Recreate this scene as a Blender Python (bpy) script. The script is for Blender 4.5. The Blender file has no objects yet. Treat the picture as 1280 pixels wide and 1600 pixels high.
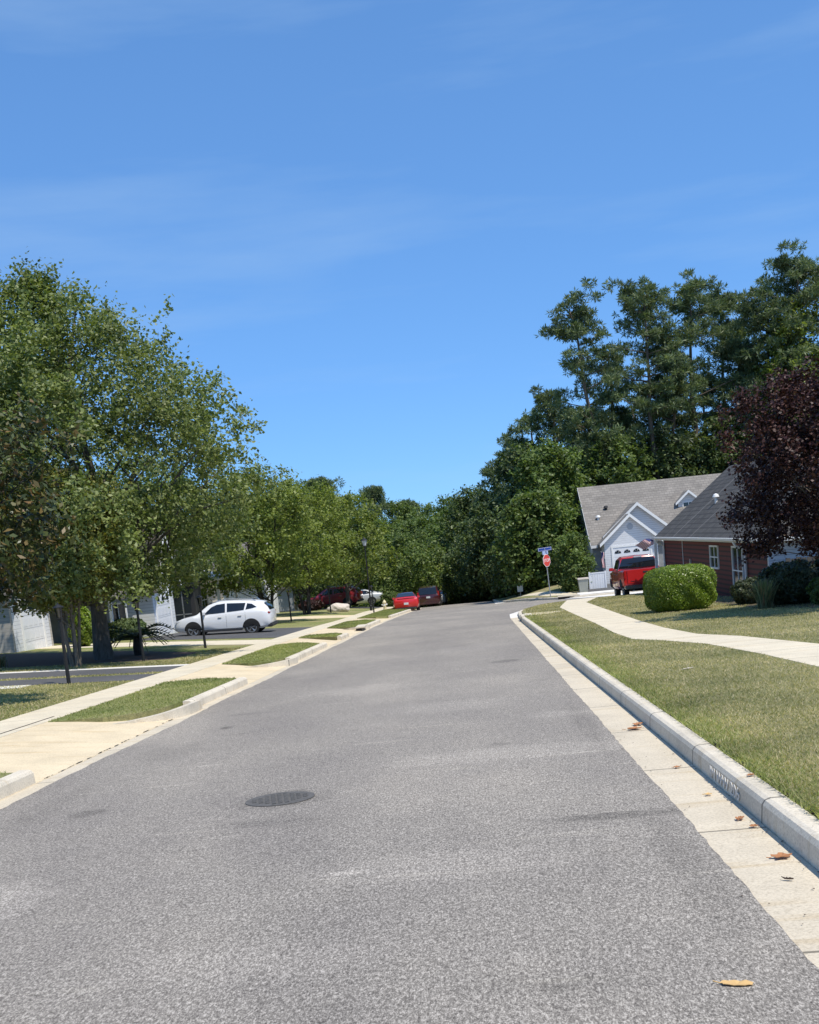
import bpy, bmesh, math, random
import numpy as np
from mathutils import Vector, Matrix

S = bpy.context.scene
COL = S.collection
R = math.radians
PI = math.pi

# ------------------------------------------------------------------ camera
F, PX, PY, EYE = 1770.0, 640.0, 1100.0, 1.65
def _u(v): return v/np.linalg.norm(v)
_fc = _u(np.array([736-PX, -(835-PY), -F]))
_zc = _u(np.cross(np.array([1, .10, 0.]), _fc))
if _zc[1] < 0: _zc = -_zc
_xc = np.cross(_fc, _zc)
CR = np.array([_xc, _fc, _zc])
cam_d = bpy.data.cameras.new('camera')
cam = bpy.data.objects.new('camera', cam_d)
COL.objects.link(cam)
M4 = Matrix.Identity(4)
for i in range(3):
    for j in range(3):
        M4[i][j] = float(CR[i][j])
M4[2][3] = EYE
cam.matrix_world = M4
cam_d.sensor_fit = 'HORIZONTAL'
cam_d.sensor_width = 36
cam_d.lens = F/1280*36
cam_d.shift_y = (PY-800)/1280
cam_d.clip_start = .1
cam_d.clip_end = 3000
S.camera = cam

def at(px, py, Y):
    """the place at distance Y down the street that a pixel of the photograph shows"""
    d = CR @ np.array([px-PX, -(py-PY), -F])
    t = Y/d[1]
    return (d[0]*t, Y, EYE+d[2]*t)

# ------------------------------------------------------------------ world, sun, exposure
sun_dir = Vector((.45, -.38, 1.1)).normalized()
elev = math.asin(sun_dir.z)
W = bpy.data.worlds.new('World'); S.world = W
W.use_nodes = True
wn = W.node_tree.nodes; wl = W.node_tree.links
bg = wn['Background']
sky = wn.new('ShaderNodeTexSky')
sky.sky_type = 'NISHITA'; sky.sun_disc = False
sky.sun_elevation = elev
sky.sun_rotation = math.atan2(sun_dir.x, sun_dir.y)
sky.altitude = 0; sky.air_density = .7; sky.dust_density = 0; sky.ozone_density = 6
hs = wn.new('ShaderNodeHueSaturation')
hs.inputs['Hue'].default_value = .5; hs.inputs['Saturation'].default_value = 1.0; hs.inputs['Value'].default_value = .125
wl.new(sky.outputs[0], hs.inputs['Color'])
gm = wn.new('ShaderNodeGamma'); gm.inputs[1].default_value = .5; wl.new(hs.outputs[0], gm.inputs[0])
tn = wn.new('ShaderNodeMix'); tn.data_type = 'RGBA'; tn.blend_type = 'MULTIPLY'; tn.inputs[0].default_value = 1
wl.new(gm.outputs[0], tn.inputs[6]); tn.inputs[7].default_value = (.41*8, .735*8, 1.15*8, 1)
tc = wn.new('ShaderNodeTexCoord'); mp = wn.new('ShaderNodeMapping')
mp.inputs['Location'].default_value = (3.1, 1.7, .4); mp.inputs['Rotation'].default_value = (R(-14), R(14), R(20)); mp.inputs['Scale'].default_value = (1.3, 2.0, 9.0)
wl.new(tc.outputs['Generated'], mp.inputs[0])
nz = wn.new('ShaderNodeTexNoise'); nz.inputs['Scale'].default_value = 1.6; nz.inputs['Detail'].default_value = 6; nz.inputs['Roughness'].default_value = .55
wl.new(mp.outputs[0], nz.inputs['Vector'])
rp = wn.new('ShaderNodeValToRGB'); rp.color_ramp.elements[0].position = .52; rp.color_ramp.elements[1].position = .80
rp.color_ramp.elements[1].color = (.30, .30, .30, 1)
wl.new(nz.outputs[0], rp.inputs[0])
mxw = wn.new('ShaderNodeMix'); mxw.data_type = 'RGBA'
wl.new(rp.outputs[0], mxw.inputs[0]); wl.new(tn.outputs[2], mxw.inputs[6])
mxw.inputs[7].default_value = (3.6, 5.2, 7.2, 1)
wl.new(mxw.outputs[2], bg.inputs[0])
bg.inputs[1].default_value = .125

sl = bpy.data.lights.new('sun', 'SUN'); sl.energy = 4.9; sl.angle = R(.53); sl.color = (1.0, .94, .84)
so = bpy.data.objects.new('sun', sl); COL.objects.link(so)
so.rotation_euler = sun_dir.to_track_quat('Z', 'Y').to_euler(); so.location = (30, -30, 90)
S.view_settings.view_transform = 'Standard'; S.view_settings.look = 'None'
S.view_settings.exposure = 0.0; S.view_settings.gamma = 1
S.render.engine = 'CYCLES'

# ------------------------------------------------------------------ lie of the land
_ys = np.arange(-60, 1200, .5)
_k = [(-60, 0), (-20, .03), (0, .038), (45, .038), (65, .047), (92, .047), (115, .085), (170, .085), (260, .01), (1200, 0)]
_g = np.interp(_ys, [a for a, b in _k], [b for a, b in _k])
_zs = -np.cumsum(_g)*.5; _zs -= np.interp(0, _ys, _zs)
def sm(t):
    t = min(1, max(0, t)); return t*t*(3-2*t)
def gz(x, y):
    z = float(np.interp(y, _ys, _zs))
    z += .045*min(12, max(0, -7.5-x))
    z += sm((y-58)/20)*.06*min(5, max(0, -4.8-x))
    z += sm((y-69)/10)*sm((x-1.5)/5)*.85
    return z

# ------------------------------------------------------------------ tagging
def tag(o, label=None, cat=None, group=None, kind=None):
    if label: o['label'] = label
    if cat: o['category'] = cat
    if group: o['group'] = group
    if kind: o['kind'] = kind
    return o
def thing(name, label, cat, loc=(0, 0, 0), rz=0, group=None):
    o = bpy.data.objects.new(name, None); COL.objects.link(o)
    o.empty_display_size = .2
    o.location = loc; o.rotation_euler = (0, 0, rz)
    return tag(o, label, cat, group)
def link(name, me, mat, parent=None, smooth=False):
    o = bpy.data.objects.new(name, me); COL.objects.link(o)
    if mat: me.materials.append(mat)
    if parent: o.parent = parent
    if smooth: me.shade_smooth()
    return o
def struct(o): o['kind'] = 'structure'; return o
def copy_tree(o, parent=None):
    c = o.copy(); COL.objects.link(c)
    if parent: c.parent = parent
    for ch in o.children: copy_tree(ch, c)
    return c

# ------------------------------------------------------------------ materials
def newmat(name):
    m = bpy.data.materials.new(name); m.use_nodes = True
    nt = m.node_tree
    return m, nt, nt.nodes['Principled BSDF']
def coords(nt, scale=(1, 1, 1), world=False):
    if world:
        g = nt.nodes.new('ShaderNodeNewGeometry'); out = g.outputs['Position']
    else:
        g = nt.nodes.new('ShaderNodeTexCoord'); out = g.outputs['Object']
    mp = nt.nodes.new('ShaderNodeMapping'); mp.inputs['Scale'].default_value = scale
    nt.links.new(out, mp.inputs[0]); return mp.outputs[0]
def noise(nt, vec, scale, detail=3, rough=.6):
    n = nt.nodes.new('ShaderNodeTexNoise'); n.inputs['Scale'].default_value = scale
    n.inputs['Detail'].default_value = detail; n.inputs['Roughness'].default_value = rough
    nt.links.new(vec, n.inputs['Vector']); return n.outputs['Fac']
def ramp(nt, fac, stops):
    r = nt.nodes.new('ShaderNodeValToRGB'); e = r.color_ramp.elements
    while len(e) < len(stops): e.new(.5)
    for k, (p, c) in enumerate(stops):
        e[k].position = p; e[k].color = (*c, 1) if len(c) == 3 else c
    nt.links.new(fac, r.inputs[0]); return r.outputs[0]
def mix(nt, fac, a, b, mode='MIX'):
    m = nt.nodes.new('ShaderNodeMix'); m.data_type = 'RGBA'; m.blend_type = mode
    for s, v in ((m.inputs[0], fac), (m.inputs[6], a), (m.inputs[7], b)):
        if hasattr(v, 'is_output'): nt.links.new(v, s)
        elif isinstance(v, (int, float)): s.default_value = v
        else: s.default_value = (*v, 1)
    return m.outputs[2]
def math_n(nt, op, a, b=0.0):
    m = nt.nodes.new('ShaderNodeMath'); m.operation = op
    for s, v in ((m.inputs[0], a), (m.inputs[1], b)):
        if hasattr(v, 'is_output'): nt.links.new(v, s)
        else: s.default_value = v
    return m.outputs[0]
def bump(nt, bsdf, h, strength=.4, dist=.01):
    b = nt.nodes.new('ShaderNodeBump'); b.inputs['Strength'].default_value = strength; b.inputs['Distance'].default_value = dist
    nt.links.new(h, b.inputs['Height']); nt.links.new(b.outputs[0], bsdf.inputs['Normal'])
def plain(name, col, rough=.6, metal=0, var=.12, scale=6, coat=0):
    m, nt, b = newmat(name)
    v = coords(nt, world=False)
    n = noise(nt, v, scale, 4)
    c = mix(nt, n, tuple(x*(1-var) for x in col), tuple(min(1, x*(1+var)) for x in col))
    nt.links.new(c, b.inputs['Base Color'])
    b.inputs['Roughness'].default_value = rough; b.inputs['Metallic'].default_value = metal
    b.inputs['Coat Weight'].default_value = coat
    return m
def glass_mat(name, col=(.02, .025, .03), rough=.06):
    m, nt, b = newmat(name)
    b.inputs['Base Color'].default_value = (*col, 1); b.inputs['Roughness'].default_value = rough
    b.inputs['Specular IOR Level'].default_value = .8
    return m
def axis(nt, k):
    g = nt.nodes.new('ShaderNodeNewGeometry'); s = nt.nodes.new('ShaderNodeSeparateXYZ')
    nt.links.new(g.outputs['Position'], s.inputs[0]); return s.outputs[k]

def leaf_mat(name, cols, trans=.35, rough=.5, spec=.4):
    m, nt, b = newmat(name)
    g = nt.nodes.new('ShaderNodeNewGeometry')
    c = ramp(nt, g.outputs['Random Per Island'], [(i/(len(cols)-1), q) for i, q in enumerate(cols)])
    v = coords(nt, world=True)
    n = noise(nt, v, .55, 2)
    big = ramp(nt, n, [(.3, (.72, .72, .72)), (.7, (1.25, 1.25, 1.15))])
    c = mix(nt, 1.0, c, big, 'MULTIPLY')
    nt.links.new(c, b.inputs['Base Color'])
    b.inputs['Roughness'].default_value = rough; b.inputs['Specular IOR Level'].default_value = spec
    t = nt.nodes.new('ShaderNodeBsdfTranslucent')
    tcx = mix(nt, 1.0, c, (1.25, 1.3, .6), 'MULTIPLY'); nt.links.new(tcx, t.inputs[0])
    ms = nt.nodes.new('ShaderNodeMixShader'); ms.inputs[0].default_value = trans
    nt.links.new(b.outputs[0], ms.inputs[1]); nt.links.new(t.outputs[0], ms.inputs[2])
    nt.links.new(ms.outputs[0], nt.nodes['Material Output'].inputs[0])
    return m
def bark_mat(name, a, b_):
    m, nt, b = newmat(name)
    v = coords(nt, (6, 6, 1.5), True)
    n = noise(nt, v, 3, 5, .7)
    nt.links.new(ramp(nt, n, [(.3, a), (.7, b_)]), b.inputs['Base Color'])
    b.inputs['Roughness'].default_value = .95; bump(nt, b, n, .8, .03)
    return m

def asphalt_mat(name, lo, mid, hi, wear=True, marks=False):
    m, nt, b = newmat(name)
    v = coords(nt, (1, .42, 1), True)      # the aggregate lies drawn out along the rolled lane
    fine = noise(nt, v, 78, 3, .75)
    fine2 = noise(nt, v, 170, 2, .7)
    ff = math_n(nt, 'ADD', math_n(nt, 'MULTIPLY', fine, .55), math_n(nt, 'MULTIPLY', fine2, .45))
    c = ramp(nt, ff, [(.37, lo), (.5, mid), (.63, hi)])
    if wear:
        big = noise(nt, coords(nt, (.42, .20, 1), True), 1.0, 5, .62)
        c = mix(nt, 1.0, c, ramp(nt, big, [(.30, (.84, .84, .86)), (.5, (1, 1, 1)), (.68, (1.20, 1.19, 1.17))]), 'MULTIPLY')
        patch = noise(nt, coords(nt, (.28, .75, 1), True), 1.7, 4, .55)
        c = mix(nt, 1.0, c, ramp(nt, patch, [(.24, (.8, .8, .8)), (.33, (1, 1, 1)), (.70, (1, 1, 1)), (.78, (1.14, 1.13, 1.12))]), 'MULTIPLY')
        # pale scuffs that cross the lane
        sc = noise(nt, coords(nt, (.5, 3.5, 1), True), 1.6, 3, .5)
        c = mix(nt, 1.0, c, ramp(nt, sc, [(.64, (1, 1, 1)), (.72, (1.22, 1.22, 1.2))]), 'MULTIPLY')
    if marks:   # oil stains, damp seams and pale scuffs, each with its own soft outline
        g = nt.nodes.new('ShaderNodeNewGeometry'); sx = nt.nodes.new('ShaderNodeSeparateXYZ'); nt.links.new(g.outputs['Position'], sx.inputs[0])
        wob = noise(nt, coords(nt, (1, 1, 1), True), 5, 4, .6)
        for cx, cy, rx, ry, k in [(.78, 7.35, .62, .15, .66), (-3.4, 9.1, .2, .2, .72), (.42, 21.8, .35, .45, .70), (.10, 11.0, .13, .13, .8), (-3.45, 14.6, .12, .22, .62), (-3.05, 6.3, .40, .62, 1.28), (-.95, 6.4, .16, .06, 1.35),
                                  (-2.9, 11.3, .16, .06, 1.3), (-.3, 6.4, .9, .45, 1.16), (.15, 10.4, 1.4, .55, 1.17), (-.5, 14.8, 1.1, .8, 1.13), (.8, 13.0, .5, .35, 1.14), (-.2, 27, 1.2, 1.6, 1.12), (-2.2, 75, 1.2, .8, .85), (-2.2, 18.5, 1.2, .9, 1.10), (-1.2, 4.9, .8, .35, 1.12), (-3.6, 12.6, .5, .9, .9), (-1.75, 9.0, .50, .50, .80), (-3.9, 9.4, .25, 1.6, .9), (1.0, 6.0, .16, 1.6, .88), (1.02, 12.0, .14, 2.5, .88)]:
            dx = math_n(nt, 'POWER', math_n(nt, 'ABSOLUTE', math_n(nt, 'DIVIDE', math_n(nt, 'SUBTRACT', sx.outputs[0], cx), rx)), 2)
            dy = math_n(nt, 'POWER', math_n(nt, 'ABSOLUTE', math_n(nt, 'DIVIDE', math_n(nt, 'SUBTRACT', sx.outputs[1], cy), ry)), 2)
            d = math_n(nt, 'ADD', math_n(nt, 'ADD', dx, dy), math_n(nt, 'MULTIPLY', wob, 1.6))
            c = mix(nt, 1.0, c, ramp(nt, math_n(nt, 'MULTIPLY', d, .5), [(.5, (k, k, k)), (.85, (1, 1, 1))]), 'MULTIPLY')
    nt.links.new(c, b.inputs['Base Color'])
    b.inputs['Roughness'].default_value = .92; b.inputs['Specular IOR Level'].default_value = .25
    bump(nt, b, ff, .35, .006)
    return m

def concrete_mat(name, base, joint_axis=None, pitch=2.2, off=0.0, jw=.012, stain=1.0):
    m, nt, b = newmat(name)
    v = coords(nt, world=True)
    n = noise(nt, v, 1.3, 5, .65); f = noise(nt, v, 60, 2, .7)
    c = ramp(nt, n, [(.3, tuple(x*(1-.14*stain) for x in base)), (.55, base), (.75, tuple(min(1, x*1.06) for x in base))])
    c = mix(nt, 1.0, c, ramp(nt, f, [(.32, (.80, .79, .77)), (.5, (1, 1, 1)), (.68, (1.10, 1.10, 1.09))]), 'MULTIPLY')
    s = noise(nt, coords(nt, (.35, 2.4, 1), True), 1.8, 3, .6)
    c = mix(nt, 1.0, c, ramp(nt, s, [(.56, (1, 1, 1)), (.72, (.86, .80, .70))]), 'MULTIPLY')
    if joint_axis is not None:
        a = axis(nt, joint_axis)
        q = math_n(nt, 'FRACT', math_n(nt, 'DIVIDE', math_n(nt, 'ADD', a, 200*pitch-off), pitch))
        j = math_n(nt, 'LESS_THAN', q, jw/pitch*2)
        c = mix(nt, j, c, tuple(x*.34 for x in base))
    nt.links.new(c, b.inputs['Base Color'])
    b.inputs['Roughness'].default_value = .9; b.inputs['Specular IOR Level'].default_value = .25
    bump(nt, b, f, .25, .004)
    return m

def lawn_mat(name, green, dry, k=1.0):
    m, nt, b = newmat(name)
    v = coords(nt, world=True)
    n1 = noise(nt, v, .55, 4, .6); n2 = noise(nt, v, 17, 3, .7); n3 = noise(nt, v, 70, 2, .7)
    c = mix(nt, ramp(nt, n1, [(.35, (0, 0, 0)), (.65, (1, 1, 1))]), green, dry)
    c = mix(nt, 1.0, c, ramp(nt, n2, [(.3, (.72, .74, .70)), (.5, (1, 1, 1)), (.7, (1.25, 1.22, 1.12))]), 'MULTIPLY')
    c = mix(nt, 1.0, c, ramp(nt, n3, [(.3, (.55, .55, .55)), (.5, (1, 1, 1)), (.7, (1.4, 1.4, 1.35))]), 'MULTIPLY')
    nt.links.new(c, b.inputs['Base Color'])
    b.inputs['Roughness'].default_value = .95; b.inputs['Specular IOR Level'].default_value = .1
    bump(nt, b, n3, .8, .03)
    return m

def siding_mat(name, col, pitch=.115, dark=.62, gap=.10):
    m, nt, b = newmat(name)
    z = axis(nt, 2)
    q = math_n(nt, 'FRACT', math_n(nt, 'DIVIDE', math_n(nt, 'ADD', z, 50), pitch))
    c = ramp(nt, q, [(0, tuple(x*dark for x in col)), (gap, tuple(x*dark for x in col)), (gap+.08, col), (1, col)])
    n = noise(nt, coords(nt, (1, 1, 3), True), 2.2, 4)
    c = mix(nt, 1.0, c, ramp(nt, n, [(.3, (.93, .93, .93)), (.7, (1.03, 1.03, 1.03))]), 'MULTIPLY')
    nt.links.new(c, b.inputs['Base Color']); b.inputs['Roughness'].default_value = .7
    bump(nt, b, q, .5, .012)
    return m

def brick_mat(name, c1, c2, mortar):
    m, nt, b = newmat(name)
    g = nt.nodes.new('ShaderNodeNewGeometry'); s = nt.nodes.new('ShaderNodeSeparateXYZ'); nt.links.new(g.outputs['Position'], s.inputs[0])
    cx = nt.nodes.new('ShaderNodeCombineXYZ')
    nt.links.new(math_n(nt, 'ADD', s.outputs[0], s.outputs[1]), cx.inputs[0]); nt.links.new(s.outputs[2], cx.inputs[1])
    t = nt.nodes.new('ShaderNodeTexBrick'); nt.links.new(cx.outputs[0], t.inputs['Vector'])
    t.inputs['Scale'].default_value = 1; t.inputs['Brick Width'].default_value = .42; t.inputs['Row Height'].default_value = .115
    t.inputs['Mortar Size'].default_value = .014; t.inputs['Mortar Smooth'].default_value = .3
    t.inputs['Color1'].default_value = (*c1, 1); t.inputs['Color2'].default_value = (*c2, 1); t.inputs['Mortar'].default_value = (*mortar, 1)
    n = noise(nt, coords(nt, world=True), 5, 4)
    c = mix(nt, 1.0, t.outputs[0], ramp(nt, n, [(.3, (.8, .8, .8)), (.7, (1.15, 1.15, 1.15))]), 'MULTIPLY')
    nt.links.new(c, b.inputs['Base Color']); b.inputs['Roughness'].default_value = .9
    bump(nt, b, t.outputs['Fac'], -.5, .01)
    return m

def shingle_mat(name, col, axis_along=0, course=.145, var=.25, streaks=None, gap=.45):
    m, nt, b = newmat(name)
    g = nt.nodes.new('ShaderNodeNewGeometry'); s = nt.nodes.new('ShaderNodeSeparateXYZ'); nt.links.new(g.outputs['Position'], s.inputs[0])
    cx = nt.nodes.new('ShaderNodeCombineXYZ')
    nt.links.new(s.outputs[axis_along], cx.inputs[0]); nt.links.new(s.outputs[2], cx.inputs[1])
    t = nt.nodes.new('ShaderNodeTexBrick'); nt.links.new(cx.outputs[0], t.inputs['Vector'])
    t.inputs['Scale'].default_value = 1; t.inputs['Brick Width'].default_value = .33; t.inputs['Row Height'].default_value = course
    t.inputs['Mortar Size'].default_value = .022; t.inputs['Mortar Smooth'].default_value = .4; t.inputs['Bias'].default_value = 0
    t.inputs['Color1'].default_value = (*[x*(1+var) for x in col], 1); t.inputs['Color2'].default_value = (*[x*(1-var) for x in col], 1)
    t.inputs['Mortar'].default_value = (*[x*gap for x in col], 1)
    n = noise(nt, coords(nt, world=True), 1.1, 5)
    c = mix(nt, 1.0, t.outputs[0], ramp(nt, n, [(.3, (.82, .82, .82)), (.7, (1.15, 1.15, 1.15))]), 'MULTIPLY')
    f = noise(nt, coords(nt, world=True), 30, 2)
    c = mix(nt, 1.0, c, ramp(nt, f, [(.3, (.8, .8, .8)), (.7, (1.2, 1.2, 1.2))]), 'MULTIPLY')
    if streaks:
        for yy, w, br in streaks:
            d = math_n(nt, 'ABSOLUTE', math_n(nt, 'SUBTRACT', s.outputs[axis_along], yy))
            c = mix(nt, math_n(nt, 'MULTIPLY', math_n(nt, 'LESS_THAN', d, w), br), c, tuple(min(1, x*2.3) for x in col))
    nt.links.new(c, b.inputs['Base Color']); b.inputs['Roughness'].default_value = .93
    return m

M = dict(
    asphalt=asphalt_mat('asphalt', (.095, .083, .071), (.242, .217, .183), (.54, .49, .42), True, True),
    drive_asphalt=asphalt_mat('drive_asphalt', (.06, .06, .062), (.095, .094, .095), (.15, .148, .146)),
    gutter=concrete_mat('gutter_concrete', (.61, .53, .40), 1, 2.2, 0.1),
    kerb=concrete_mat('kerb_concrete', (.66, .59, .47), 1, 2.2, .22, .014, 1.4),
    walk=concrete_mat('walk_concrete', (.68, .60, .45), 1, 1.5, .3, .01),
    apron=concrete_mat('apron_concrete', (.70, .58, .39), None),
    whitecrete=concrete_mat('pale_concrete', (.74, .71, .65), None),
    lawn=lawn_mat('lawn_grass', (.215, .225, .098), (.33, .285, .165)),
    lawn2=lawn_mat('lawn_grass_left', (.20, .235, .075), (.32, .29, .15)),
    soil=plain('soil', (.035, .026, .018), .95, var=.5, scale=30),
    mulch=plain('mulch', (.075, .05, .036), .95, var=.6, scale=14),
    iron=plain('cast_iron', (.105, .10, .092), .95, .0, .75, 34),
    black=plain('black_metal', (.018, .018, .019), .5, .2),
    darkgrey=plain('dark_plastic', (.03, .03, .032), .6),
    white=plain('white_trim', (.78, .78, .76), .5, var=.04),
    offwhite=plain('door_white', (.74, .75, .76), .5, var=.04),
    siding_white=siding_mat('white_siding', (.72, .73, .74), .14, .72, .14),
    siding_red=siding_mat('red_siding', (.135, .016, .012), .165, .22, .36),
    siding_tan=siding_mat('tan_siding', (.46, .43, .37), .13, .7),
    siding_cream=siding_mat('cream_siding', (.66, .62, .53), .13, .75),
    graywall=plain('grey_stone_wall', (.28, .29, .30), .9, var=.3, scale=5),
    roof_grey=shingle_mat('grey_tan_shingles', (.225, .205, .18), 0, .16, .13, None, .72),
    roof_dark=shingle_mat('dark_shingles', (.078, .073, .065), 1, .17, .2, [(48.6, .10, .8), (44.9, .08, .7), (50.7, .05, .35)]),
    roof_left=shingle_mat('brown_grey_shingles', (.16, .145, .13), 1, .16),
    glass=glass_mat('window_glass'),
    carglass=glass_mat('car_glass', (.012, .014, .017), .04),
    tyre=plain('tyre_rubber', (.018, .018, .018), .85),
    rim=plain('alloy_rim', (.45, .46, .47), .35, .8),
    chrome=plain('chrome', (.6, .6, .6), .15, 1.0, .03),
    redlamp=plain('red_lamp_lens', (.35, .012, .01), .2, var=.05),
    clearlamp=plain('clear_lamp_lens', (.55, .57, .6), .15, var=.05),
    plate=plain('licence_plate', (.6, .62, .62), .5),
    gold=plain('gold_emblem', (.55, .42, .16), .3, .6),
    steel=plain('galvanised_steel', (.42, .43, .44), .45, .7),
    paint_white=plain('car_paint_white', (.74, .75, .76), .3, var=.02, coat=.6),
    paint_red=plain('car_paint_red', (.62, .020, .018), .3, var=.03, coat=.8),
    paint_truck=plain('truck_paint_red', (.52, .016, .014), .3, var=.03, coat=.8),
    paint_maroon=plain('car_paint_maroon', (.24, .016, .022), .3, var=.04, coat=.8),
    paint_dark=plain('car_paint_dark_red', (.055, .012, .014), .25, var=.04, coat=.8),
    paint_silver=plain('car_paint_silver', (.55, .56, .56), .35, .3, .03, coat=.6),
    stopred=plain('stop_red', (.55, .05, .035), .45, var=.04),
    signblue=plain('street_sign_blue', (.02, .06, .30), .45, var=.05),
    signpale=plain('street_sign_pale', (.35, .42, .62), .45, var=.05),
    fence_white=plain('white_vinyl', (.72, .73, .75), .45, var=.04),
    fence_wood=plain('weathered_wood', (.10, .09, .075), .9, var=.4, scale=3),
    bin=plain('bin_plastic', (.30, .31, .27), .7, var=.15),
    hydrant=plain('hydrant_paint', (.68, .60, .36), .5, var=.1),
    rock=plain('pale_rock', (.62, .55, .48), .9, var=.2),
    flagred=plain('flag_red', (.45, .03, .04), .8), flagwhite=plain('flag_white', (.75, .74, .72), .8), flagblue=plain('flag_blue', (.02, .03, .13), .8),
    letter=plain('faded_white_paint', (.62, .60, .55), .9, var=.45, scale=40),
    dryleaf=plain('dry_leaf_orange', (.38, .17, .07), .8, var=.35, scale=30),
    dryleaf2=plain('dry_leaf_tan', (.62, .40, .16), .7, var=.25, scale=30),
    bark=bark_mat('grey_bark', (.05, .045, .038), (.15, .135, .115)),
    bark_pine=bark_mat('pine_bark', (.07, .055, .042), (.19, .15, .115)),
    bark_smooth=bark_mat('smooth_tan_bark', (.12, .095, .07), (.25, .21, .165)),
    bark_dark=bark_mat('dark_bark', (.02, .017, .014), (.06, .05, .042)),
    leaf_left=leaf_mat('oak_green_leaves', [(.07, .10, .028), (.14, .185, .050), (.21, .25, .08), (.29, .32, .15)], .36),
    leaf_myrtle=leaf_mat('myrtle_leaves', [(.11, .14, .03), (.18, .195, .04), (.25, .24, .06), (.18, .17, .055)], .38),
    leaf_magn=leaf_mat('magnolia_leaves', [(.028, .042, .014), (.05, .07, .022), (.085, .105, .038), (.20, .12, .05)], .15, .42, .4),
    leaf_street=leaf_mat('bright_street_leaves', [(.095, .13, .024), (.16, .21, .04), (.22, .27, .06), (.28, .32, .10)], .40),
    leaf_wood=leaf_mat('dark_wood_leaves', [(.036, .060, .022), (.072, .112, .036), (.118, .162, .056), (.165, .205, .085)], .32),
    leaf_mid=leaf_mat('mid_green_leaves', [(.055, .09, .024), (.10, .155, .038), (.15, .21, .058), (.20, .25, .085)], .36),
    needle=leaf_mat('pine_needles', [(.055, .085, .040), (.10, .145, .066), (.155, .20, .095), (.24, .28, .15)], .30),
    leaf_maple=leaf_mat('purple_maple_leaves', [(.020, .008, .009), (.038, .014, .014), (.062, .024, .021), (.11, .052, .042)], .16, .5, .35),
    leaf_box=leaf_mat('boxwood_leaves', [(.08, .13, .012), (.15, .23, .022), (.23, .32, .035), (.31, .38, .06)], .35, .35, .5),
    leaf_shrub=leaf_mat('dull_shrub_leaves', [(.035, .048, .022), (.06, .078, .034), (.10, .115, .055)], .25),
    leaf_rose=leaf_mat('pale_grassy_leaves', [(.12, .14, .06), (.24, .26, .13), (.38, .38, .22), (.42, .20, .12)], .3),
    leaf_palm=leaf_mat('palm_fronds', [(.03, .05, .016), (.055, .085, .028), (.085, .12, .045)], .2),
    blade=leaf_mat('grass_blades', [(.25, .26, .10), (.37, .345, .17), (.50, .43, .25), (.62, .52, .34)], .4),
    blade_green=leaf_mat('fresh_grass_blades', [(.20, .24, .07), (.32, .35, .12), (.44, .41, .20)], .42),
)

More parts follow.
